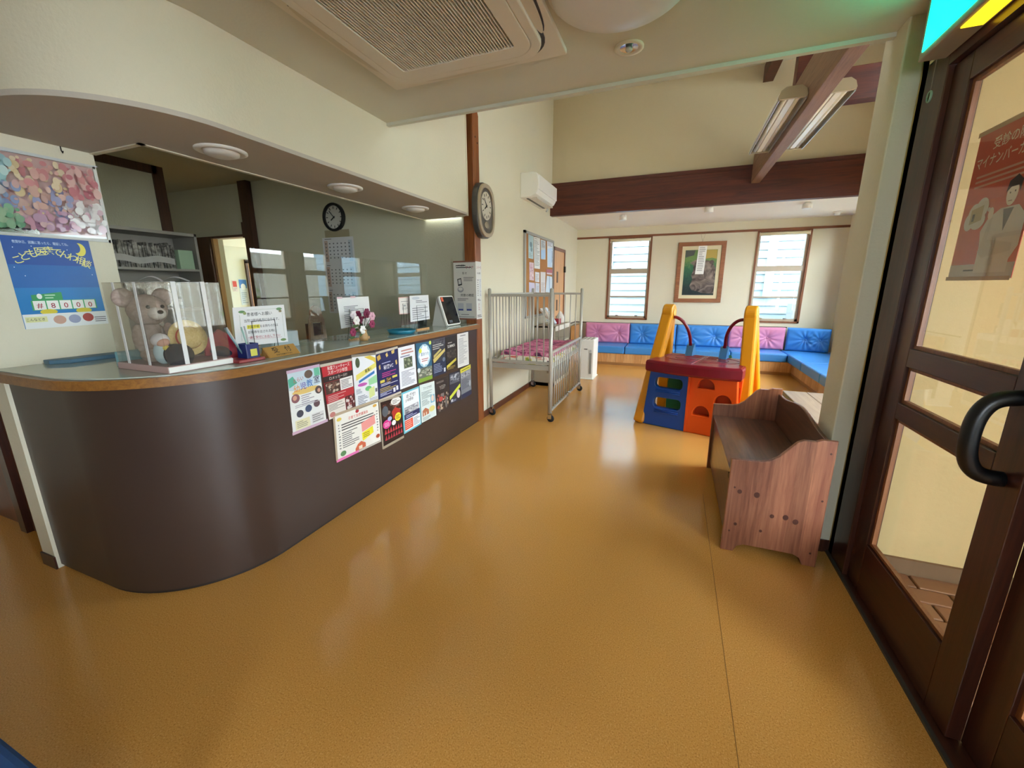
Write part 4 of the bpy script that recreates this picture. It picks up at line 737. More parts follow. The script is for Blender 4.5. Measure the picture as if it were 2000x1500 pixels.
dl = thing('baby_bonnet', 'white and blue doll bonnet with a yellow chick in the clear case', 'doll hat', (-2.06, 1.085, GT+.03)); c = Vector((-2.07, 1.09, GT+.03))
build(MB().ball(c+Vector((0, 0, .05)), (.03, .032, .05)), 'body', plain('b8d0d8', .8), dl); build(MB().ball(c+Vector((0, 0, .105)), (.032, .034, .03)), 'bonnet', plain('d8d8de', .8), dl); build(MB().ball(c+Vector((.024, .004, .07)), .014), 'chick', plain('e0cc5a', .7), dl); build(MB().ball(c+Vector((.012, 0, .098)), (.026, .026, .022)), 'face', plain('d0a08c', .7), dl)
tag(build(MB().box(-2.40, -2.345, 1.07, 1.19, GT, GT+.07, .006), 'tissue_box', plain('7fb6c2', .5), loc=(-2.37, 1.13, GT)), 'light blue box left of the clear case', 'box')
tag(build(MB().shape([[(0, 0), (.30, .0), (.30, .10), (.06, .10), (0, .05)]], .02, Matrix(((0, 1, 0, -2.82), (1, 0, 0, .985), (0, 0, 1, GT+.01), (0, 0, 0, 1))), .003), 'document_folder', plain('4c6f84', .5), loc=(-2.77, 1.1, GT)), 'flat slate blue folder lying by the narrow poster wall', 'folder')
# on the office desk behind the screen
og = thing('wooden_organiser', 'brown arched wooden organiser behind the acrylic screen', 'organiser', (-2.36, 2.22, GT))
hole = rect(.035, .115, .03, .12, .0)
build(MB().shape([[(0, 0), (.15, 0), (.14, .14)]+ell(.075, .17, .05, .07, 10, 0, 180)+[(.01, .14)], hole], .02, Matrix(((0, 0, 1, -2.36), (1, 0, 0, 2.14), (0, 1, 0, GT), (0, 0, 0, 1))), .003), 'front', wood('organiser_wood', '6a5340', '86705a', 'z', 9, .5), og)
build(MB().box(-2.42, -2.37, 2.17, 2.27, GT, GT+.11), 'inner_box', plain('3a2a26', .6), og)

# ------------------------------------------------------------------ clocks, calendar
ck = thing('wall_clock', 'oval grey and champagne pendulum clock on the timber pillar', 'clock', (-1.86, 3.90, 2.14))
MX = Matrix(((0, 0, 1, -1.86), (1, 0, 0, 3.90), (0, 1, 0, 2.14), (0, 0, 0, 1)))       # local x->y, y->z, z->x
ov = lambda sx, sz, n=36: [(sx*math.copysign(abs(math.cos(t))**.8, math.cos(t)), sz*math.copysign(abs(math.sin(t))**.8, math.sin(t))) for t in [2*PI*k/n for k in range(n)]]
build(MB().shape([ov(.19, .255)], .06, MX @ Matrix.Translation((0, 0, .03)), .008), 'case', plain('4a4643', .35), ck)
build(MB().shape([ov(.185, .245), ov(.15, .205)], .025, MX @ Matrix.Translation((0, 0, .07)), .006), 'bezel', plain('b3a48c', .3, .3), ck)
build(MB().shape([ov(.155, .21)], .004, MX @ Matrix.Translation((0, 0, .062))), 'back_plate', plain('55514d', .35), ck)
build(MB().shape([ell(-.0, .045, .115, .13, 30)], .006, MX @ Matrix.Translation((0, 0, .067))), 'dial', plain('cfc8b8', .4), ck)
m = MB()
for k in range(12): t = 2*PI*k/12; m.shape([rect(-.004, .004, -.012, .012)], .002, MX @ Matrix.Translation((.09*math.sin(t), .045+.102*math.cos(t), .071)) @ Matrix.Rotation(-t, 4, 'Z'))
build(m, 'hour_mark', plain('3a3530', .5), ck)
for nm, a, L, w in (('hour_hand', 235, .055, .005), ('minute_hand', 318, .085, .0035)):
    build(MB().shape([rect(-w, w, -.015, L)], .002, MX @ Matrix.Translation((0, .045, .074)) @ Matrix.Rotation(-math.radians(a), 4, 'Z')), nm, plain('2a2622', .4), ck)
build(MB().shape([ell(-.0, -.13, .05, .03, 16)], .004, MX @ Matrix.Translation((0, 0, .068))), 'pendulum', plain('b8ae9a', .25, .5), ck)
ok_ = thing('wall_clock', 'round black-rimmed office clock above the calendar', 'clock', (-3.62, 3.82, 2.18)); MYc = Matrix(((1, 0, 0, -3.62), (0, 0, -1, 3.82), (0, 1, 0, 2.18), (0, 0, 0, 1)))
build(MB().shape([ell(0, 0, .15, .15, 36), ell(0, 0, .122, .122, 36)], .04, MYc @ Matrix.Translation((0, 0, .02)), .006), 'rim', BLACKP, ok_)
build(MB().shape([ell(0, 0, .124, .124, 36)], .01, MYc @ Matrix.Translation((0, 0, .012))), 'dial', plain('b9b7b0', .4), ok_)
m = MB()
for k in range(12): t = 2*PI*k/12; m.shape([rect(-.004, .004, -.012, .012)], .002, MYc @ Matrix.Translation((.1*math.sin(t), .1*math.cos(t), .019)) @ Matrix.Rotation(-t, 4, 'Z'))
build(m, 'hour_mark', BLACKP, ok_)
for nm, a, L, w in (('hour_hand', 235, .055, .006), ('minute_hand', 318, .09, .004)): build(MB().shape([rect(-w, w, -.015, L)], .002, MYc @ Matrix.Translation((0, 0, .022)) @ Matrix.Rotation(-math.radians(a), 4, 'Z')), nm, BLACKP, ok_)
YO = 3.8195
def months(y0, y1):
    it = [('ln', .08, .3, y0+.01, y0+.03, 1, '66666a'), ('r', .06, y0+.04, .17, y1-.02, 'b09a8e'), ('r', .83, y0+.04, .95, y1-.02, 'a8b2bc')]
    for r in range(5):
        for c in range(7): it.append(('r', .09+.125*c, y0+.07+(y1-y0-.1)*r/5, .13+.125*c, y0+.085+(y1-y0-.1)*r/5, '55555a'))
    return it
sheet('wall_calendar', 'long three month calendar hanging under the office clock', 'calendar', [(-3.84, YO, 1.97), (-3.39, YO, 1.97), (-3.39, YO, 1.12), (-3.84, YO, 1.12)], 'c4c4c6', months(.0, .33)+months(.34, .66)+months(.67, 1.0), out=(0, -1, 0), tapes=[(.14, -.09, .92, .0, '8f8468')])

# ------------------------------------------------------------------ file cabinet in the office
fc = thing('file_cabinet', 'open grey steel cabinet packed with patient files in the office', 'cabinet', (-5.0, 2.4, 0)); G_ = plain('a09b92', .4, .3)
build(MB().box(-5.18, -4.8, 1.55, 1.57, 0, 1.97).box(-5.18, -4.8, 3.02, 3.045, 0, 1.97).box(-5.18, -5.16, 1.55, 3.045, 0, 1.97).box(-5.18, -4.8, 1.55, 3.045, 1.94, 1.97).box(-5.18, -4.8, 1.55, 3.045, 0, .05), 'carcass', G_, fc)
for z in (.42, .80, 1.18, 1.585): build(MB().box(-5.16, -4.8, 1.57, 3.02, z, z+.022), 'shelf', G_, fc)
for z in (1.2, 1.607):
    random.seed(int(z*10)); y = 1.6; m = MB()
    while y < 2.84:
        w = random.uniform(.008, .02); h = random.uniform(.2, .26); m.box(-5.12, -4.86-random.uniform(0, .03), y, y+w, z+.022 if z < 1.3 else z, z+h); y += w+.002
    o = build(m, 'file_row', FILES, fc); o['kind'] = 'stuff'; o['label'] = 'row of worn grey patient files'
    m = MB(); m.grid(lambda u, v, z=z: Vector((-4.85+.012*math.sin(u*40), 1.62+1.2*u, z+.05+.06*v+.012*math.sin(u*23))), 60, 1); build(m, 'file_label', plain('b9b5ae', .7), fc)
tag(build(MB().box(-5.05, -4.83, 2.86, 3.0, 1.607, 1.80, .004), 'paper_box', plain('9fb89a', .5), loc=(-4.95, 2.93, 1.607)), 'green and white carton at the end of the file shelf', 'carton')
# bits beyond the office doorway
sheet('notice', 'red printed notice in the bright room beyond the office', 'notice', [(-7.299, 5.10, 1.56), (-7.299, 5.19, 1.56), (-7.299, 5.19, 1.36), (-7.299, 5.10, 1.36)], 'd8d0cc', [('r', .1, .1, .9, .6, 'c8483c'), ('ln', .15, .85, .65, .95, 4, '9a9a9a')], out=(1, 0, 0))
sheet('notice', 'blue and white poster in the bright room beyond the office', 'poster', [(-7.299, 5.22, 1.58), (-7.299, 5.37, 1.58), (-7.299, 5.37, 1.12), (-7.299, 5.22, 1.12)], 'cfe0ec', [('r', .03, .03, .97, .35, '3a7fd0'), ('e', .5, .3, .3, .12, 'e8eef4'), ('ln', .15, .85, .5, .95, 6, '8aa8c0')], out=(1, 0, 0))

# ------------------------------------------------------------------ ceiling equipment
ac = thing('ceiling_air_conditioner', 'large square cassette air conditioner in the hall ceiling', 'air conditioner', (-1.04, 1.67, ZC)); z = ZC
MD = Matrix.Translation((-1.04, 1.67, ZC))
build(MB().shape([rect(-.48, .48, -.48, .48, .012)], .022, MD @ Matrix.Translation((0, 0, -.011)), .004), 'panel', CREAMP, ac)
build(MB().shape([rect(-.41, .41, -.41, .41, .13, 8), rect(-.365, .365, -.365, .365, .10, 8)], .03, MD @ Matrix.Translation((0, 0, -.030)), .006), 'vane_frame', CREAMP, ac)
build(MB().shape([rect(-.425, .425, -.425, .425, .14, 8), rect(-.41, .41, -.41, .41, .13, 8)], .008, MD @ Matrix.Translation((0, 0, -.024))), 'gap', BLACKP, ac)
build(MB().shape([rect(-.365, .365, -.365, .365, .10, 8), rect(-.29, .29, -.27, .285, .01)], .026, MD @ Matrix.Translation((0, 0, -.034)), .003), 'grille_frame', CREAMP, ac)
for s_, r in (('vane', (-.2, .2, -.452, -.40)), ('vane', (-.2, .2, .40, .452)), ('vane', (-.452, -.40, -.2, .2)), ('vane', (.40, .452, -.2, .2))):
    horiz = r[1]-r[0] > r[3]-r[2]; pts = []
    cxx, cyy = (r[0]+r[1])/2, (r[2]+r[3])/2; a, b = (r[1]-r[0])/2+.06, (r[3]-r[2])/2+.0
    if not horiz: a, b = (r[1]-r[0])/2, (r[3]-r[2])/2+.06
    build(MB().shape([ell(cxx, cyy, a, b, 24)], .01, MD @ Matrix.Translation((0, 0, -.028))), s_, plain('cfc7b2', .45), ac)
    build(MB().shape([ell(cxx, cyy, a+.01, b+.006, 24)], .004, MD @ Matrix.Translation((0, 0, -.0235))), 'vane_gap', BLACKP, ac)
m = MB()
for k in range(42): x = -1.04-.285+.57*(k+.5)/42; m.box(x-.0022, x+.0022, 1.67-.27, 1.67+.285, ZC-.044, ZC-.022)
o = build(m, 'louver', CREAMP, ac); o['kind'] = 'stuff'
m = MB()
for k in range(4): y = 1.67-.27+.555*(k+.5)/4; m.box(-1.04-.285, -1.04+.285, y-.003, y+.003, ZC-.036, ZC-.02)
build(m, 'cross_bar', CREAMP, ac); build(MB().box(-1.33, -.75, 1.40, 1.955, ZC-.0235, ZC-.0225), 'filter', plain('38342f', .8), ac)
dm = thing('dome_ceiling_lamp', 'large white dome ceiling lamp beside the cassette air conditioner', 'ceiling lamp', (-.28, 1.80, ZC))
build(MB().lathe([(.262, 0), (.265, -.012), (.252, -.016)], (-.28, 1.80, ZC), 40), 'base_ring', CREAMP, dm)
build(MB().lathe([(.252, -.012), (.248, -.028), (.225, -.044), (.18, -.056), (.12, -.064), (.04, -.067), (.001, -.067)], (-.28, 1.80, ZC), 40, close=False), 'diffuser', plain('d9d8d2', .35), dm)
dn = thing('recessed_spotlight', 'small recessed spotlight in the hall ceiling near its edge', 'spotlight', (-.29, 2.24, ZC))
build(MB().lathe([(.066, 0), (.066, -.006), (.05, -.008), (.04, -.002)], (-.29, 2.24, ZC), 28, close=False), 'ring', CREAMP, dn); build(MB().lathe([(.042, -.003), (.03, -.001), (.001, -.0005)], (-.29, 2.24, ZC), 24, close=False), 'reflector', CHROME, dn)
build(MB().ball((-.29, 2.24, ZC-.008), (.016, .016, .012)), 'bulb', plain('c9c6bc', .1), dn)
def downlight(c, r, label):
    t = thing('recessed_downlight', label, 'downlight', c, group=None)
    build(MB().lathe([(r, 0), (r, -.006), (r*.84, -.012), (r*.72, -.006), (r*.66, -.002)], c, 32, close=False), 'ring', WHITEP, t)
    build(MB().lathe([(r*.7, -.004), (r*.66, -.02), (r*.4, -.03), (.001, -.032)], c, 32, close=False), 'lens', plain('dcd8d0', .3), t)
downlight((-2.19, 1.58, 2.08), .115, 'round downlight over the clear display case'); downlight((-2.17, 2.41, 2.08), .115, 'round downlight over the flower vase'); downlight((-2.155, 3.22, 2.08), .115, 'round downlight over the card reader')
for x, y, lb in ((-.854, 6.96, 'small white cylinder spotlight in front of the left far window'), (.349, 6.73, 'small white twin spotlight in front of the framed picture'), (1.557, 6.91, 'small white cylinder spotlight in front of the right far window')):
    t = thing('ceiling_spotlight', lb, 'spotlight', (x, y, ZL)); build(MB().lathe([(.04, 0), (.04, -.015)], (x, y, ZL), 20), 'base', WHITEP, t)
    build(MB().lathe([(.055, -.014), (.06, -.075), (.052, -.08)], (x, y, ZL), 24), 'lamp_head', WHITEP, t)
    if 'twin' in lb: build(MB().lathe([(.04, 0), (.04, -.03)], (x+.0, y-.14, ZL), 20), 'sensor', WHITEP, t)
t = thing('smoke_detector', 'small round detector near the far right ceiling corner', 'detector', (2.17, 7.87, ZL)); build(MB().lathe([(.06, 0), (.055, -.02)], (2.17, 7.87, ZL), 24), 'base', WHITEP, t); build(MB().lathe([(.042, -.02), (.035, -.05), (.001, -.055)], (2.17, 7.87, ZL), 24, close=False), 'head', WHITEP, t)
# tube lights on the tie beam
def tube_light(x0, x1, label):
    t = thing('tube_light', label, 'ceiling light', ((x0+x1)/2, 4.5, 2.75)); y0, y1 = 3.95, 5.30; w = x1-x0
    prof = [(x0, 2.78), (x0+.012, 2.82), (x0+.045, 2.845), (x1-.045, 2.845), (x1-.012, 2.82), (x1, 2.78)]
    MYZ = Matrix(((1, 0, 0, 0), (0, 0, 1, 0), (0, 1, 0, 0), (0, 0, 0, 1)))
    for y in (y0, y1): build(MB().prism([(x0+.005, 2.765)]+prof+[(x1-.005, 2.765)], y-.012, y+.012, MYZ), 'end_cap', plain('b0a68e', .5), t)
    m = MB(); pr = [(x0, 2.76)]+prof+[(x1, 2.76)]; n = len(pr)
    m.add([(a, y0, b) for a, b in pr]+[(a, y1, b) for a, b in pr], [(i, i+1, n+i+1, n+i) for i in range(n-1)]); build(m, 'housing', WHITEP, t)
    for q in (.28, .72): build(MB().tube([(x0+w*q, y0+.02, 2.785), (x0+w*q, y1-.02, 2.785)], .016, 12), 'tube', plain('eef4f6', .25), t)
    build(MB().prism([(x0+w*.5-.02, 2.77), (x0+w*.5+.02, 2.77), (x0+w*.5+.035, 2.835), (x0+w*.5-.035, 2.835)], y0+.02, y1-.02, MYZ), 'reflector', plain('e8e8e4', .2), t)
    m = MB()
    for xx in (x0+.008, x1-.008): m.box(xx-.004, xx+.004, y0, y1, 2.755, 2.79)
    build(m, 'edge_rail', plain('b9bcc0', .3, .5), t)
tube_light(.60, .789, 'white tube light on the window-facing left side of the tie beam'); tube_light(.891, 1.08, 'white tube light on the right side of the tie beam next to the cross beam')
# wall air conditioner
wa = thing('wall_air_conditioner', 'white wall air conditioner above the cork board', 'air conditioner', (XL, 5.5, 2.49)); MXZ = Matrix(((1, 0, 0, XL), (0, 0, 1, 0), (0, 1, 0, 2.49), (0, 0, 0, 1)))
build(MB().shape([[(0, .0), (.13, 0), (.20, .035), (.225, .075), (.235, .15), (.225, .24), (.20, .275), (.16, .285), (0, .285)]], .82, MXZ @ Matrix.Translation((0, 0, 5.51)), .008), 'body', WHITEP, wa)
build(MB().box(XL+.215, XL+.243, 5.11, 5.91, 2.575, 2.74, .008), 'front_panel', plain('efeeea', .3), wa)
build(MB().box(XL+.10, XL+.20, 5.16, 5.86, 2.483, 2.50), 'flap', plain('d8d4ca', .4), wa); build(MB().box(XL+.06, XL+.09, 5.16, 5.86, 2.485, 2.492), 'outlet_gap', BLACKP, wa)
build(MB().tube([(XL+.12, 5.86, 2.49), (XL+.12, 5.87, 2.46), (XL+.10, 5.88, 2.45)], .012, 8), 'drain', plain('c8ccd0', .3), wa)
# exit sign
es = thing('exit_sign', 'lit green exit sign with a yellow lamp strip above the sliding door', 'exit sign', (.84, 2.0, 2.25))
build(MB().box(.80, .884, 1.70, 2.262, 2.243, 2.48, .004), 'housing', plain('a8a293', .5), es)
build(MB().box(.797, .8005, 1.73, 2.235, 2.266, 2.46), 'sign_face', plain('00d9a0', .4, emit=4.0, key='exit_green'), es)
build(MB().box(.815, .872, 1.74, 2.03, 2.239, 2.2432), 'lamp_strip', plain('ffd21e', .4, emit=1.2, key='exit_yellow'), es)
o = thing('pull_cord', 'thin pull cord with a ring below the exit sign', 'cord', (.855, 2.30, 2.1)); build(MB().tube([(.86, 2.255, 2.25), (.86, 2.27, 2.245), (.86, 2.27, 2.14)], .0015, 6), 'cord', plain('8a8478', .6), o)
build(MB().tube([(.86, 2.27+.014*math.cos(t), 2.122+.018*math.sin(t)) for t in [2*PI*k/16 for k in range(17)]], .004, 6), 'ring', plain('8fb4a0', .5), o)

# ------------------------------------------------------------------ cork board and papers
XB = XL+.001; cb = thing('cork_board', 'cork notice board in a grey metal frame on the wall beside the cot', 'notice board', (XL, 5.9, 1.0))
build(MB().box(XB, XB+.012, 5.25, 6.56, 1.02, 2.10), 'cork', plaster('cork', 'b07a45', 120, .4), cb)
for r in ((5.21, 5.26, 1.0, 2.13), (6.555, 6.585, 1.0, 2.13), (5.21, 6.585, 2.095, 2.13), (5.21, 6.585, 1.0, 1.03)): build(MB().box(XB, XB+.025, *r), 'frame', plain('aaa79f', .4, .4), cb)
XQ = XB+.0125
def cbp(pts): return [onx(980+x/7.5, 420+y/7.5, XQ) for x, y in pts]
def note(label, pts, col, items): sheet('paper_notice', label, 'notice', cbp(pts), col, items, out=(1, 0, 0), group='papers pinned to the cork board')
note('pale teal notice with a drawn figure pinned at the board edge', [(388, 282), (462, 312), (460, 645), (390, 630)], 'a8c4c8', [('e', .5, .4, .25, .12, '5f8088'), ('e', .6, .6, .2, .1, '6a8a92'), ('ln', .1, .9, .75, .95, 4, '7a949a')])
note('long white typed notice pinned beside the teal one', [(466, 318), (560, 337), (557, 790), (476, 780)], 'dcdad6', [('ln', .15, .6, .03, .07, 1, '9a8a8a'), ('ln', .08, .92, .1, .92, 18, '8a8a8a')])
note('grey and blue notice pinned near the board top', [(570, 357), (640, 378), (640, 655), (572, 645)], 'c8ccd0', [('ln', .15, .85, .05, .4, 7, '6a6a78'), ('p', [(0, .55), (1, .45), (1, .85), (.5, 1), (0, 1)], 'a8c8ec')])
note('tall white and pale blue notice pinned next to the door', [(662, 372), (755, 402), (740, 770), (667, 765)], 'dfe2ea', [('ln', .1, .9, .05, .2, 3, '8a8aa0'), ('p', [(.05, .3), (.9, .22), (.9, .98), (.1, .98)], 'c0d8f4'), ('ln', .75, .95, .35, .8, 8, '6a78b0')])
note('small pink patterned card pinned low on the board', [(402, 690), (466, 700), (470, 960), (405, 950)], 'd8bcc0', [('ph', .05, .05, .95, .95, ['d4b0b8', 'b86a80', 'e8d8d8', 'a8788a'])])
note('small white card pinned in the middle of the board', [(487, 832), (550, 842), (548, 985), (488, 975)], 'dad8dc', [('ln', .1, .9, .2, .9, 6, '9a9aa8')])
note('narrow pinkish strip of paper pinned above the cot rail', [(566, 832), (640, 838), (632, 1140), (570, 1135)], 'd8d0d0', [('ln', .1, .9, .5, .95, 6, 'a89a9a')])
note('red topped card pinned above the folded blue paper', [(650, 790), (742, 800), (738, 880), (655, 870)], 'a83a4c', [('r', .05, .65, .95, .95, 'd8c8cc')])
note('folded pale blue paper pinned near the cot post', [(660, 888), (735, 905), (752, 1140), (640, 1130)], 'cfdcea', [('p', [(.4, 0), (.6, 0), (.55, 1), (.45, 1)], '9ab4d0')])
note('lilac paper sheet pinned at the lower board edge', [(397, 985), (480, 995), (488, 1140), (400, 1130)], 'cfc4da', [])
note('crumpled pale grey paper pinned beside the lilac sheet', [(492, 990), (552, 1000), (550, 1140), (493, 1130)], 'c4c8d4', [('ln', .2, .8, .3, .8, 4, '9aa0b0')])
d = thing('door_8', 'pale wooden door with narrow slots in the wall beyond the cork board', 'door', (XL, 6.97, 0), kind='structure')
build(MB().box(XL, XL+.02, 6.62, 7.27, .01, 2.0), 'door_leaf', DOORW, d)
build(MB().box(XL, XL+.032, 7.27, 7.315, 0, 2.05).box(XL, XL+.032, 6.58, 6.62, 0, 2.05).box(XL, XL+.032, 6.58, 7.315, 2.0, 2.05), 'casing', TRIMZ, d)
for z in (1.58, 1.12, .85): build(MB().box(XL+.02, XL+.024, 6.80, 6.88, z-.09, z+.09), 'slot', plain('5a3a24', .5), d)
for z in (1.72, .3): build(MB().box(XL+.02, XL+.05, 7.25, 7.30, z-.05, z+.05), 'hinge', plain('3a3530', .4, .6), d)

# ------------------------------------------------------------------ cot
ctb = thing('hospital_cot', 'grey steel children hospital cot with barred sides on casters', 'cot', (-1.49, 4.77, 0)); xa, xb, ya, yb = -1.832, -1.15, 4.035, 5.49
for x in (xa, xb):
    for y in (ya, yb):
        p_ = build(MB().tube([(x, y, .10), (x, y, 1.39)], .019, 12).ball((x, y, 1.39), (.019, .019, .012), 12, 6), 'post', STEEL, ctb)
        cst = build(MB().box(x-.018, x+.024, y-.016, y-.011, .035, .09).box(x-.018, x+.024, y+.011, y+.016, .035, .09).box(x-.018, x+.024, y-.016, y+.016, .082, .105, .003), 'caster_fork', CHROME, p_); build(MB().lathe([(.016, -.011), (.036, -.011), (.04, 0), (.036, .011), (.016, .011)], (x+.012, y, .04), 20, axis='y'), 'caster_wheel', RUBBER, p_)
bar_m = None
def bar(p0, p1, r=.0065): return build(MB().tube([p0, p1], r, 8), 'bar', STEEL, ctb)
for y in (ya, yb):
    build(MB().obox((xa, y, 1.33), (xb, y, 1.33), .022, .026, bev=.004), 'rail', STEEL, ctb); build(MB().obox((xa, y, .635), (xb, y, .635), .022, .03, bev=.003), 'rail', STEEL, ctb)
    for k in range(1, 9): x = xa+(xb-xa)*k/9; bar((x, y, .64), (x, y, 1.32))
build(MB().obox((xa, ya, 1.335), (xa, yb, 1.335), .022, .026, bev=.004), 'side_rail', STEEL, ctb); build(MB().obox((xa, ya, .64), (xa, yb, .64), .022, .026), 'side_rail', STEEL, ctb)
for k in range(1, 16): y = ya+(yb-ya)*k/16; bar((xa, y, .64), (xa, y, 1.33))
xs = xb+.008
build(MB().obox((xs, ya+.02, .75), (xs, yb-.02, .75), .024, .026, bev=.004), 'drop_side_rail', STEEL, ctb); build(MB().obox((xs, ya+.02, .125), (xs, yb-.02, .125), .024, .024, bev=.003), 'drop_side_rail', STEEL, ctb)
for k in range(16): y = ya+.05+(yb-ya-.1)*k/15; bar((xs, y, .13), (xs, y, .75), .0085 if k in (0, 7, 15) else .0065)
build(MB().box(xs+.0, xs+.03, 4.72, 4.78, .11, .17, .004), 'latch', CHROME, ctb)
build(MB().box(xa, xb-.02, ya, yb, .555, .61, .004), 'bed_frame', STEEL, ctb); build(MB().box(xb-.04, xb-.015, ya+.01, ya+.03, .53, .66), 'bracket', CHROME, ctb)
def soft(x0, x1, y0, y1, z0, z1, amp, nu=26, nv=34, seed=1, r=.03):
    random.seed(seed); ph = [random.uniform(0, 6) for _ in range(6)]; m = MB()
    def top(u, v):
        e = min(u*(x1-x0), (1-u)*(x1-x0), v*(y1-y0), (1-v)*(y1-y0)); k = 1-max(0, 1-e/r)**2
        return Vector((x0+(x1-x0)*u, y0+(y1-y0)*v, z0+(z1-z0)*(k**.5 if k > 0 else 0)+amp*k*(math.sin(9*u+ph[0]+4*v)+math.sin(13*v+ph[1]-5*u)+.6*math.sin(23*u+17*v+ph[2]))/2))
    m.grid(top, nu, nv); m.add([(x0, y0, z0), (x1, y0, z0), (x1, y1, z0), (x0, y1, z0)], [(3, 2, 1, 0)]); return m
tag(build(soft(xa+.03, xb-.03, ya+.02, yb-.02, .61, .675, .001, 12, 20), 'cot_mattress', SHEET, loc=(-1.49, 4.77, .61)), 'cot mattress in a white sheet printed with coloured shapes', 'mattress')
tag(build(soft(xa+.05, xb-.04, ya+.16, yb-.04, .670, .715, .008, 40, 60, 4), 'pink_blanket', BLANK, loc=(-1.49, 4.8, .675)), 'rumpled pink patterned blanket spread on the cot', 'blanket')
# cabinet and brochures behind the cot
bc = thing('brochure_cabinet', 'pale grey low cabinet against the wall behind the cot', 'cabinet', (-1.7, 6.1, 0)); BC = plain('bdb39f', .5)
build(MB().box(XL+.015, -1.55, 5.62, 5.64, 0, .87).box(XL+.015, -1.55, 6.53, 6.55, 0, .87).box(XL+.015, XL+.03, 5.62, 6.55, 0, .87).box(XL+.015, -1.55, 5.62, 6.55, .85, .87).box(XL+.015, -1.55, 5.62, 6.55, .0, .05), 'carcass', BC, bc)
build(MB().box(-1.56, -1.54, 5.64, 6.54, .80, .87), 'top_rail', plain('d8d2c4', .5), bc)
for z in (.33, .6): build(MB().box(XL+.03, -1.56, 5.64, 6.53, z, z+.018), 'shelf', BC, bc)
build(MB().box(-1.575, -1.56, 5.64, 6.53, .05, .33), 'front_board', plain('6e675c', .5), bc)
rk = thing('brochure_rack', 'small slanted wooden rack of brochures on the low cabinet', 'rack', (-1.72, 5.85, .87))
build(MB().obox((-1.72, 5.66, .872), (-1.72, 5.66, 1.1), .02, .02).obox((-1.72, 6.0, .872), (-1.72, 6.0, 1.1), .02, .02), 'upright', OFFB, rk)
for k in range(3): build(MB().obox((-1.78+.05*k, 5.65, 1.10-.07*k), (-1.60+.05*k-.02*k, 5.65, .95-.025*k), .006, .02).obox((-1.78, 5.70+.12*k, 1.12), (-1.62, 5.70+.12*k, .89), .10, .006), 'brochure', plain(('d8d2c8', 'cbb8a8', 'd0dce8')[k], .5), rk)
tag(build(MB().box(-1.68, -1.60, 6.06, 6.16, .87, .95, .005), 'tissue_box', plain('a82a3c', .5), loc=(-1.64, 6.11, .87)), 'small crimson box on the low cabinet', 'box')
tag(build(MB().lathe([(.06, 0), (.075, .06), (.05, .12), (.02, .17), (.001, .18)], (-1.66, 6.33, .87), 14), 'plush_toy', PLUSHW, loc=(-1.66, 6.33, .87)), 'white soft toy sitting at the end of the low cabinet', 'soft toy')
# air purifier
ap = thing('air_purifier', 'tall white air purifier between the cot and the seats', 'air purifier', (-1.18, 6.47, 0))
build(MB().box(-1.32, -1.10, 6.28, 6.66, .012, .625, .012), 'body', WHITEP, ap); build(MB().box(-1.34, -1.09, 6.26, 6.67, 0, .014, .003), 'base', WHITEP, ap)
build(MB().box(-1.165, -1.13, 6.274, 6.2805, .09, .42), 'display_strip', plain('8f8d88', .4), ap); build(MB().box(-1.165, -1.135, 6.272, 6.2805, .43, .47), 'button', plain('c9c9c6', .3), ap)
for k in range(3): build(MB().box(-1.29+.06*k, -1.25+.06*k, 6.30, 6.62, .6245, .627), 'outlet_slot', plain('9a9890', .5), ap)
build(MB().box(-1.2, -1.25, 6.274, 6.281, .47, .485), 'badge', GREYP, ap)

# ------------------------------------------------------------------ upholstered corner seating
YS, XS = 7.69, 1.85
sb = thing('bench_base', 'pale slatted wooden base under the blue corner seats', 'bench', (0, 8.0, 0))
build(MB().box(-1.72, XR-.01, YS+.02, YF-.01, 0, .215).box(XS+.02, XR-.01, 5.3, YS+.02, 0, .215), 'carcass', SLAT, sb)
k = 0; x = -1.72; sm_ = {}
while x < XS-.01:
    w = min(.155, XS-x); q = SLAT if k % 2 else SLAT2
    build(MB().box(x+.0015, x+w-.0015, YS, YS+.02, .05, .215), 'slat', q, sb); x += w; k += 1
y = YS
while y > 5.31: w = min(.155, y-5.3); build(MB().box(XS, XS+.02, y-w+.0015, y-.0015, .05, .215), 'slat', SLAT if k % 2 else SLAT2, sb); y -= w; k += 1
build(MB().box(-1.72, XS+.02, YS+.008, YS+.02, 0, .05).box(XS+.008, XS+.02, 5.3, YS, 0, .05), 'plinth', wood('plinth', '8f6236', 'a87848', 'x', 8, .5), sb)
build(MB().box(-1.79, -1.72, 7.66, YF-.005, 0, .70), 'end_panel', SLAT, sb)
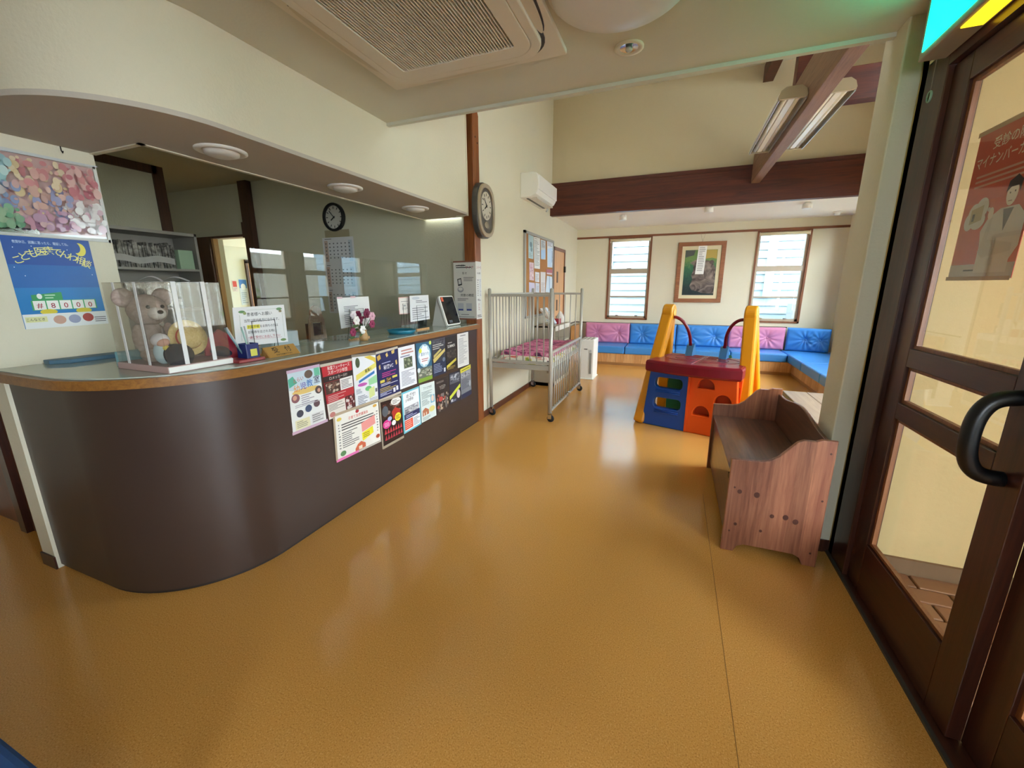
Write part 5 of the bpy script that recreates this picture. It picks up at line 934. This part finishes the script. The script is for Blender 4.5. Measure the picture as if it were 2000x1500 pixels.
def cushion_back(name, label, x0, x1, z0, z1, mat, btn, M=Matrix.Identity(4), th=.13, group=None):
    """front faces -y at y=0, local frame"""
    m = MB(); w = x1-x0; h = z1-z0; nu, nv = 60, 26; r = .035
    def f(u, v):
        x = w*u; zz = h*v; e = min(x, w-x, zz, h-zz); k = max(0, 1-e/r); y = r*(1-math.sqrt(max(0, 1-k*k)))*.9
        for bx in btn:
            dx, dz = x-w*bx, (zz-h*.52); d = math.hypot(dx, dz); a = math.atan2(dz, dx); fade = min(1, e/.05)
            y += .045*math.exp(-(d/.06)**1.3)*fade + .016*fade*math.exp(-d/.13)*math.sin(11*a+bx*7)*min(1, d/.03)*(1.2 if dz < 0 else .7)
        y -= .012*math.sin(PI*u)*math.sin(PI*v)
        return Vector((x0+x, y, z0+zz))
    m.grid(f, nu, nv)
    e = [f(i/nu, 0) for i in range(nu+1)]+[f(1, j/nv) for j in range(1, nv+1)]+[f(1-i/nu, 1) for i in range(1, nu+1)]+[f(0, 1-j/nv) for j in range(1, nv)]
    n = len(e); m.add(e+[Vector((p.x, th, p.z)) for p in e], [(i, n+i, n+(i+1) % n, (i+1) % n) for i in range(n)]+[list(range(n, 2*n))[::-1]], True)
    c = M @ Vector(((x0+x1)/2, th/2, z0)); m.xf(M); o = build(m, name, mat, loc=c); tag(o, label, 'cushion', group)
    for bx in btn: build(MB().ball(M @ Vector((x0+w*bx, .022, z0+h*.52)), (.013, .008, .013), 10, 6), 'button', mat, o)
    return o
MB0 = Matrix.Translation((0, YF-.165, 0))
ZS = .35
cushion_back('back_cushion', 'pink tufted back cushion in the corner below the left window', -1.62, -.765, ZS, .73, PINKV, (.28, .76), MB0)
cushion_back('back_cushion', 'blue tufted back cushion between the pink one and the yellow play frame', -.755, .075, ZS, .73, BLUEV, (.28, .74), MB0)
cushion_back('back_cushion', 'blue tufted back cushion under the framed picture behind the play frame', .085, .945, ZS, .73, BLUEV, (.27, .74), MB0)
cushion_back('back_cushion', 'pink tufted back cushion below the right window', .955, 1.81, ZS, .73, PINKV, (.25, .70), MB0)
MC = Matrix.Translation((1.825, YF-.175, 0)) @ Matrix.Rotation(math.radians(-14), 4, 'Z')
cushion_back('back_cushion', 'blue tufted back cushion angled across the far corner', 0, .60, ZS, .735, BLUEV, (.45, .78), MC, .10)
def seat(label, x0, x1, y0, y1): tag(build(MB().box(x0, x1, y0, y1, .216, ZS, .022, seg=3), 'seat_cushion', BLUEV, loc=((x0+x1)/2, (y0+y1)/2, .216)), label, 'cushion')
seat('blue seat cushion in front of the pink corner back cushion', -1.71, -.79, YS-.03, YF-.04); seat('blue seat cushion next to the air purifier side, second from the corner', -.78, .075, YS-.03, YF-.04)
seat('blue seat cushion below the framed picture', .085, .945, YS-.03, YF-.04); seat('blue seat cushion in front of the pink cushion below the right window', .955, 1.765, YS-.03, YF-.04)
seat('blue seat cushion filling the far right corner', 1.775, XR-.01, 6.93, YF-.18); seat('blue seat cushion along the side wall, next to the corner one', 1.775, XR-.01, 6.08, 6.92); seat('blue seat cushion along the side wall, farthest from the corner', 1.775, XR-.01, 5.28, 6.07)
# framed picture on the far wall
pf_ = thing('framed_painting', 'brown framed painting of a grey animal in green foliage', 'picture', (.38, YF, 1.14)); yf = YF-.001
for r in ((-.01, .06, 1.14, 2.197), (.70, .77, 1.14, 2.197)): build(MB().box(r[0], r[1], yf-.035, yf, r[2], r[3], .006), 'frame_side', FRAMEW, pf_)
for r in ((-.01, .77, 2.127, 2.197), (-.01, .77, 1.14, 1.21)): build(MB().box(r[0], r[1], yf-.036, yf, r[2], r[3], .006), 'frame_side', FRAMEW, pf_)
build(MB().box(.06, .70, yf-.018, yf, 1.21, 2.127), 'mount', plain('ddd2ae', .7), pf_)
def mk_paint():
    m, nt, b = newmat('painting_green'); v = coords(nt, (1, 1, 1), 'Generated'); sp = N(nt, 'ShaderNodeSeparateXYZ'); nt.links.new(v, sp.inputs[0])
    n = N(nt, 'ShaderNodeTexNoise', Scale=9.0, Detail=5.0, Distortion=2.0); nt.links.new(v, n.inputs['Vector'])
    ad = N(nt, 'ShaderNodeMath', operation='MULTIPLY_ADD'); nt.links.new(n.outputs[0], ad.inputs[0]); ad.inputs[1].default_value = .45; nt.links.new(sp.outputs[2], ad.inputs[2])
    nt.links.new(ramp(nt, ad.outputs[0], [(.3, '0f2226'), (.55, '174038'), (.85, '2f6a48'), (1.1, '6a8a4c')]), b.inputs['Base Color']); b.inputs['Roughness'].default_value = .6; return m
cv = build(MB().box(.115, .64, yf-.0215, yf-.017, 1.27, 2.06), 'canvas', mk_paint(), pf_)
MP = Matrix(((1, 0, 0, 0), (0, 0, -1, yf-.0225), (0, 1, 0, 0), (0, 0, 0, 1)))
build(MB().shape([[(.40, 2.055), (.635, 2.055), (.635, 1.90), (.56, 1.92), (.40, 1.90)]], .001, MP), 'painted_sky', plain('b39a45', .4), pf_); build(MB().shape([[(.12, 2.055), (.28, 2.055), (.26, 1.97), (.18, 1.95), (.12, 1.93)]], .001, MP), 'painted_trees', plain('4a4f48', .4), pf_)
ANI = cloth('painted_fur', [(.3, '3a3332'), (.5, '6f635d'), (.68, '9a8b80')], 6)
build(MB().shape([[(.635, 1.74), (.60, 1.80), (.55, 1.86), (.48, 1.88), (.42, 1.86), (.34, 1.92), (.28, 1.88), (.21, 1.84), (.27, 1.79), (.27, 1.70), (.245, 1.62), (.27, 1.55), (.23, 1.43), (.27, 1.36), (.36, 1.34), (.44, 1.31), (.54, 1.30), (.635, 1.30)]], .001, MP @ Matrix.Translation((0, 0, .0006))), 'painted_animal', ANI, pf_)
build(MB().shape([ell(.56, 1.845, .04, .035, 14)], .001, MP @ Matrix.Translation((0, 0, .001))), 'painted_ear', plain('5a4c46', .5), pf_)
sheet('paper_slip', 'narrow white typed slip stuck over the framed painting', 'paper slip', [(.325, yf-.028, 2.128), (.465, yf-.028, 2.128), (.445, yf-.028, 1.64), (.305, yf-.028, 1.64)], 'eeeeea', [('ln', .15, .85, .04, .9, 14, 'a0a0a0')], out=(0, -1, 0))
tag(build(MB().tube([(.34, YF-.02, 2.35), (.36, YF-.016, 2.28), (.38, YF-.012, 2.20)], .0015, 5).tube([(.42, YF-.02, 2.35), (.40, YF-.016, 2.28), (.38, YF-.012, 2.20)], .0015, 5), 'picture_wire', CHROME, loc=(.38, YF, 2.2)), 'thin wire holding the framed painting to the rail', 'wire')

# ------------------------------------------------------------------ play frame
th_ = math.radians(-17.5); tg = thing('play_frame', 'plastic climbing frame with yellow posts, maroon deck and blue and orange sides', 'climbing frame', (.211, 4.23, 0), th_)
YP = plain('d08a08', .35, key='toy_yellow'); MAR = plain('780a24', .3, key='toy_maroon'); BLU = plain('0848a8', .35, key='toy_blue'); ORG = plain('dd5312', .38, key='toy_orange'); ORD = plain('a8340c', .4, key='toy_orange_deep'); GRN = plain('12603a', .35, key='toy_green'); LBL = plain('3d78ad', .35, key='toy_lightblue')
L_ = lambda mb, nm, mt, par=tg: build(mb, nm, mt, par, local=True)
for s_ in (-1, 1):
    top = Vector((s_*.385, .38, 1.16))
    for fy, nm in ((.02, 'front_leg'), (.72, 'back_leg')):
        foot = Vector((s_*.485, fy, 0)); d_ = (top-foot); m = MB().obox(foot, top+d_*.0, .112, .135 if fy < .1 else .10, up=(0, 1, 0) if fy < .1 else (0, -1, 0), bev=.018)
        for v in m.v:
            if v.z < .012: v.z = 0
        L_(m, nm, YP)
    m = MB().shape([ell(0, 0, .085, .085, 24)], .105, Matrix(((0, 0, 1, s_*.385), (1, 0, 0, .38), (0, 1, 0, 1.15), (0, 0, 0, 1))), .014); L_(m, 'post_head', YP)
    L_(MB().lathe([(.035, -.003), (.035, .004)], (s_*.385-s_*.055, .38, 1.15), 16, axis='x'), 'bolt_cover', plain('e0a84a', .4))
    arc = [Vector((s_*(.33-.16*math.sin(a)), .38+.10*(1-math.cos(a)), 1.10-.26*(1-math.cos(a)))) for a in [PI/2*k/12 for k in range(13)]]+[Vector((s_*.165, .48, .80))]
    L_(MB().tube(arc, .016, 10), 'handrail', MAR)
    L_(MB().prism([(-.07, 0), (.07, 0), (.045, .10), (.01, .13), (-.03, .11)], -.035, .035, Matrix(((0, 0, 1, s_*.165), (1, 0, 0, .50), (0, 1, 0, .688), (0, 0, 0, 1)))), 'handrail_bracket', LBL)
def deck_outline(o=0):
    p = []
    for k in range(11): u = -1+2*k/10; p.append((u*(.44+o), -.045-o-.06*(1-u*u)))
    return p+[(.44+o, .06), (.40+o, .58+o), (-.40-o, .58+o), (-.44-o, .06)]
L_(MB().shape([deck_outline()], .12, Matrix.Translation((0, 0, .632)), .024), 'deck', MAR)
m = MB()
for s_ in (-1, 1):
    for q in (.35, .65, .95): m.tube([(s_*(.03+.34*q*math.sin(a)), .30+.24*q*math.cos(a)*.9, .692) for a in [PI*k/14 for k in range(15)]], .004, 5)
m.tube([(0, -.04, .692), (0, .54, .692)], .004, 5); L_(m, 'deck_rib', plain('8f2534', .25))
# sloping front panels in a local (x, height) frame
def front_M(): return Matrix(((1, 0, 0, 0), (0, .03, -1, .02), (0, 1, .03, 0), (0, 0, 0, 1)))
slots = [rect(-.345, -.075, z0, z0+.105, .04) for z0 in (.20, .41)]
L_(MB().shape([[(-.455, 0), (-.02, 0), (-.02, .60), (-.40, .60)]]+slots, .07, front_M(), .008), 'ladder_panel', BLU)
for z0 in (.205, .415, ):
    for q in (0, .018): L_(MB().tube([(-.33, -.018, z0-.03-q), (-.09, -.018, z0-.03-q)], .005, 6), 'tread_rib', BLU)
rec = [ell(x, z, .075, .085, 12, 0, 180)+[(x-.075, z-.012), (x+.075, z-.012)] for x, z in ((.14, .47), (.30, .335), (.12, .20), (.30, .09))]
L_(MB().shape([[(-.02, 0), (.45, 0), (.40, .60), (-.02, .60)]]+rec, .07, front_M(), .008), 'climbing_panel', ORG)
L_(MB().shape([rect(0, .42, .05, .58)], .02, front_M() @ Matrix.Translation((0, 0, -.035))), 'recess_back', ORD)
L_(MB().box(-.02, .0, -.02, .0, 0, .6), 'seam_rib', ORG)
L_(MB().shape([rect(-.40, .40, 0, .60, .02), rect(-.2, .2, .0, .42, .06)], .05, Matrix(((1, 0, 0, 0), (0, 0, -1, .60), (0, 1, 0, 0), (0, 0, 0, 1)))), 'back_panel', GRN)
L_(MB().shape([rect(.06, .56, .02, .60, .03), ell(.32, .3, .12, .14, 18)], .04, Matrix(((0, 0, 1, .41), (1, 0, 0, 0), (0, 1, 0, 0), (0, 0, 0, 1)))), 'side_panel', ORG)
m = MB(); prof = [(-.2, .10), (-.2, .0), (-.15, -.03), (.15, -.03), (.2, 0), (.2, .10)]; sl_ = [(.60, .60), (.80, .46), (1.05, .22), (1.25, .10), (1.42, .07)]
for i in range(len(sl_)-1):
    (y0, z0), (y1, z1) = sl_[i], sl_[i+1]
    for j in range(5): a, b = prof[j], prof[j+1]; m.add([(a[0], y0, z0+a[1]), (b[0], y0, z0+b[1]), (b[0], y1, z1+b[1]), (a[0], y1, z1+a[1])], [(0, 1, 2, 3)])
for sx in (-.2, .2): m.tube([(sx, y, z+.10) for y, z in sl_], .02, 8)
for sx in (-.16, .16): m.box(sx-.02, sx+.02, 1.36, 1.42, 0, .06)
L_(m, 'slide', GRN)

# ------------------------------------------------------------------ wooden settle with storage
bx0, bx1, by0, by1 = .345, .782, 2.26, 3.40
st = thing('storage_bench', 'stained pine storage bench with scrolled sides against the column', 'bench', (.56, 2.83, 0))
arm = [(0, .53), (.13, .535), (.17, .545), (.205, .57), (.245, .62), (.275, .658), (.30, .672), (.35, .672), (.375, .684), (.437, .684)]
side = [(0, 0), (.06, 0), (.075, .035), (.105, .05), (.33, .05), (.362, .035), (.377, 0), (.437, 0)]+arm[::-1]
for y in (by0, by1-.026): build(MB().shape([side], .026, Matrix(((1, 0, 0, bx0), (0, 0, -1, y+.013), (0, 1, 0, 0), (0, 0, 0, 1))), .004), 'side_panel', PINE, st)
sp = bpy.data.objects
m = MB(); nearside = [c for c in st.children if c.name.startswith('side_panel')][0]
for x, z, rx, rz in ((.055, .355, .011, .009), (.135, .35, .014, .008), (.215, .245, .010, .011), (.275, .25, .013, .012), (.32, .235, .013, .010), (.055, .165, .008, .007), (.175, .15, .007, .009), (.03, .375, .005, .005), (.03, .12, .005, .005), (.415, .62, .005, .005), (.415, .37, .005, .005), (.405, .075, .005, .005)):
    build(MB().add([(bx0+x+rx*math.cos(t), by0-.0004, z*1.0+rx*1.15*math.sin(t)) for t in [2*PI*k/14 for k in range(14)]], [list(range(14))]), 'knot', plain('4a2418', .5), nearside)
for k in range(5): x = bx0+.437*(k+1)/6+.004*math.sin(k*3); build(MB().box(x-.0004, x+.0004, by0-.0005, by0, .055, .52), 'glue_joint', plain('7d4f38', .5), nearside)
bk = [(by0+.02, .10), (by1-.02, .10), (by1-.02, .645)]+[(by1-.02-(by1-by0-.04)*q, .645+.05*math.sin(PI*min(1, max(0, (q-.08)/.84)))**2+.012*q) for q in [k/18 for k in range(1, 18)]]+[(by0+.02, .668)]
build(MB().shape([bk], .02, Matrix(((0, 0, 1, bx1-.012), (1, 0, 0, 0), (0, 1, 0, 0), (0, 0, 0, 1))), .005), 'back_panel', PINEY, st)
build(MB().box(bx0+.008, bx1-.022, by0+.026, by1-.026, .42, .442, .004), 'seat_lid', PINEY, st); build(MB().box(bx0+.018, bx0+.036, by0+.026, by1-.026, .055, .418), 'front_panel', PINEY, st)
build(MB().box(bx0+.036, bx1-.022, by0+.026, by1-.026, .055, .07), 'bottom_panel', PINEY, st); build(MB().box(bx0+.004, bx0+.02, by0+.06, by0+.09, .395, .42), 'lid_stop', plain('3a2018', .5), st)
lt = thing('low_wooden_table', 'low plank-topped wooden table behind the storage bench', 'table', (1.3, 4.1, 0))
for x0, x1 in ((1.08, 1.275), (1.28, 1.47)): build(MB().box(x0, x1, 3.45, 4.66, .375, .40, .004), 'plank', CHESTW, lt)
build(MB().box(1.075, 1.082, 3.45, 4.66, .345, .40).box(1.12, 1.43, 3.5, 4.6, .34, .375), 'apron', PINEY, lt)
for x in (1.11, 1.44):
    for y in (3.5, 4.61): build(MB().box(x-.025, x+.025, y-.025, y+.025, 0, .345), 'leg', PINE, lt)

# ------------------------------------------------------------------ porch poster, blue seat by the counter
RD = 'cc5838'; XG = .932
_a, _b, _c = onx(1914, 268, XG), onx(1976, 543, XG), onx(1856, 545, XG); yl_ = (_a.y+_c.y)/2
sheet('door_poster', 'red poster with a white-coated doctor stuck to the sliding door glass', 'poster', [(XG, yl_, _a.z), (XG, _b.y, _a.z), (XG, _b.y, _b.z), (XG, yl_, _c.z)], RD,
   [('t', .56, .1, .07, '受診の際は', 'f0e6d0', .6), ('t', .5, .2, .075, 'マイナンバーカード', 'f0e6d0', .9), ('ln', .1, .95, .28, .38, 3, 'd8a890'), ('r', 0, .9, 1, 1, 'c8c0b4'), ('ln', .25, .65, .93, .955, 1, '4a4a4a'),
    ('p', [(.42, .96), (.42, .78), (.38, .68), (.46, .60), (.62, .55), (.86, .55), (.98, .62), (.98, .8), (.9, .88), (.9, .9), (.9, .96)], 'd6cfc2'), ('p', [(.66, .56), (.8, .56), (.72, .7)], '6a6660'), ('e', .73, .47, .075, .075, 'f0e6d4'), ('e', .70, .465, .01, .006, '3a3028'), ('e', .765, .46, .01, .006, '3a3028'), ('r', .70, .512, .75, .518, 'a87868'), ('p', [(.64, .46), (.66, .39), (.76, .36), (.84, .4), (.83, .47), (.8, .43), (.7, .43)], '2a2018'), ('p', [(.42, .82), (.5, .6), (.54, .6), (.52, .74), (.9, .78), (.9, .83), (.5, .86)], 'cbc3b4'), ('e', .49, .57, .04, .04, 'e4d8c4'),
    ('e', .22, .55, .1, .07, 'd8d4c8'), ('e', .33, .52, .1, .07, 'd8d4c8'), ('e', .16, .6, .08, .06, 'd8d4c8'), ('e', .3, .6, .12, .06, 'd8d4c8'), ('e', .45, .54, .02, .015, 'd8d4c8'), ('p', [(.17, .52), (.36, .5), (.36, .6), (.17, .62)], 'b4a880'), ('r', .2, .55, .24, .6, '3a3a3a')], out=(-1, 0, 0), rough=.6, tapes=[(-.02, -.02, 1.0, .012, 'b89a78'), (-.02, .985, 1.0, 1.012, 'b89a78')])
bs = thing('blue_bench_seat', 'dark blue padded bench seat near the curved counter corner', 'bench', (-1.6, .0, 0))
build(MB().box(-2.3, -.95, -.38, .246, .33, .42, .02, seg=3), 'seat_pad', vinyl('vinyl_dark_blue', '22508c'), bs); build(MB().box(-2.28, -.97, -.36, .235, .27, .33), 'seat_frame', PINEY, bs)
for x in (-2.23, -1.02):
    for y in (-.32, .2): build(MB().box(x-.025, x+.025, y-.025, y+.025, 0, .28), 'leg', PINEY, bs)
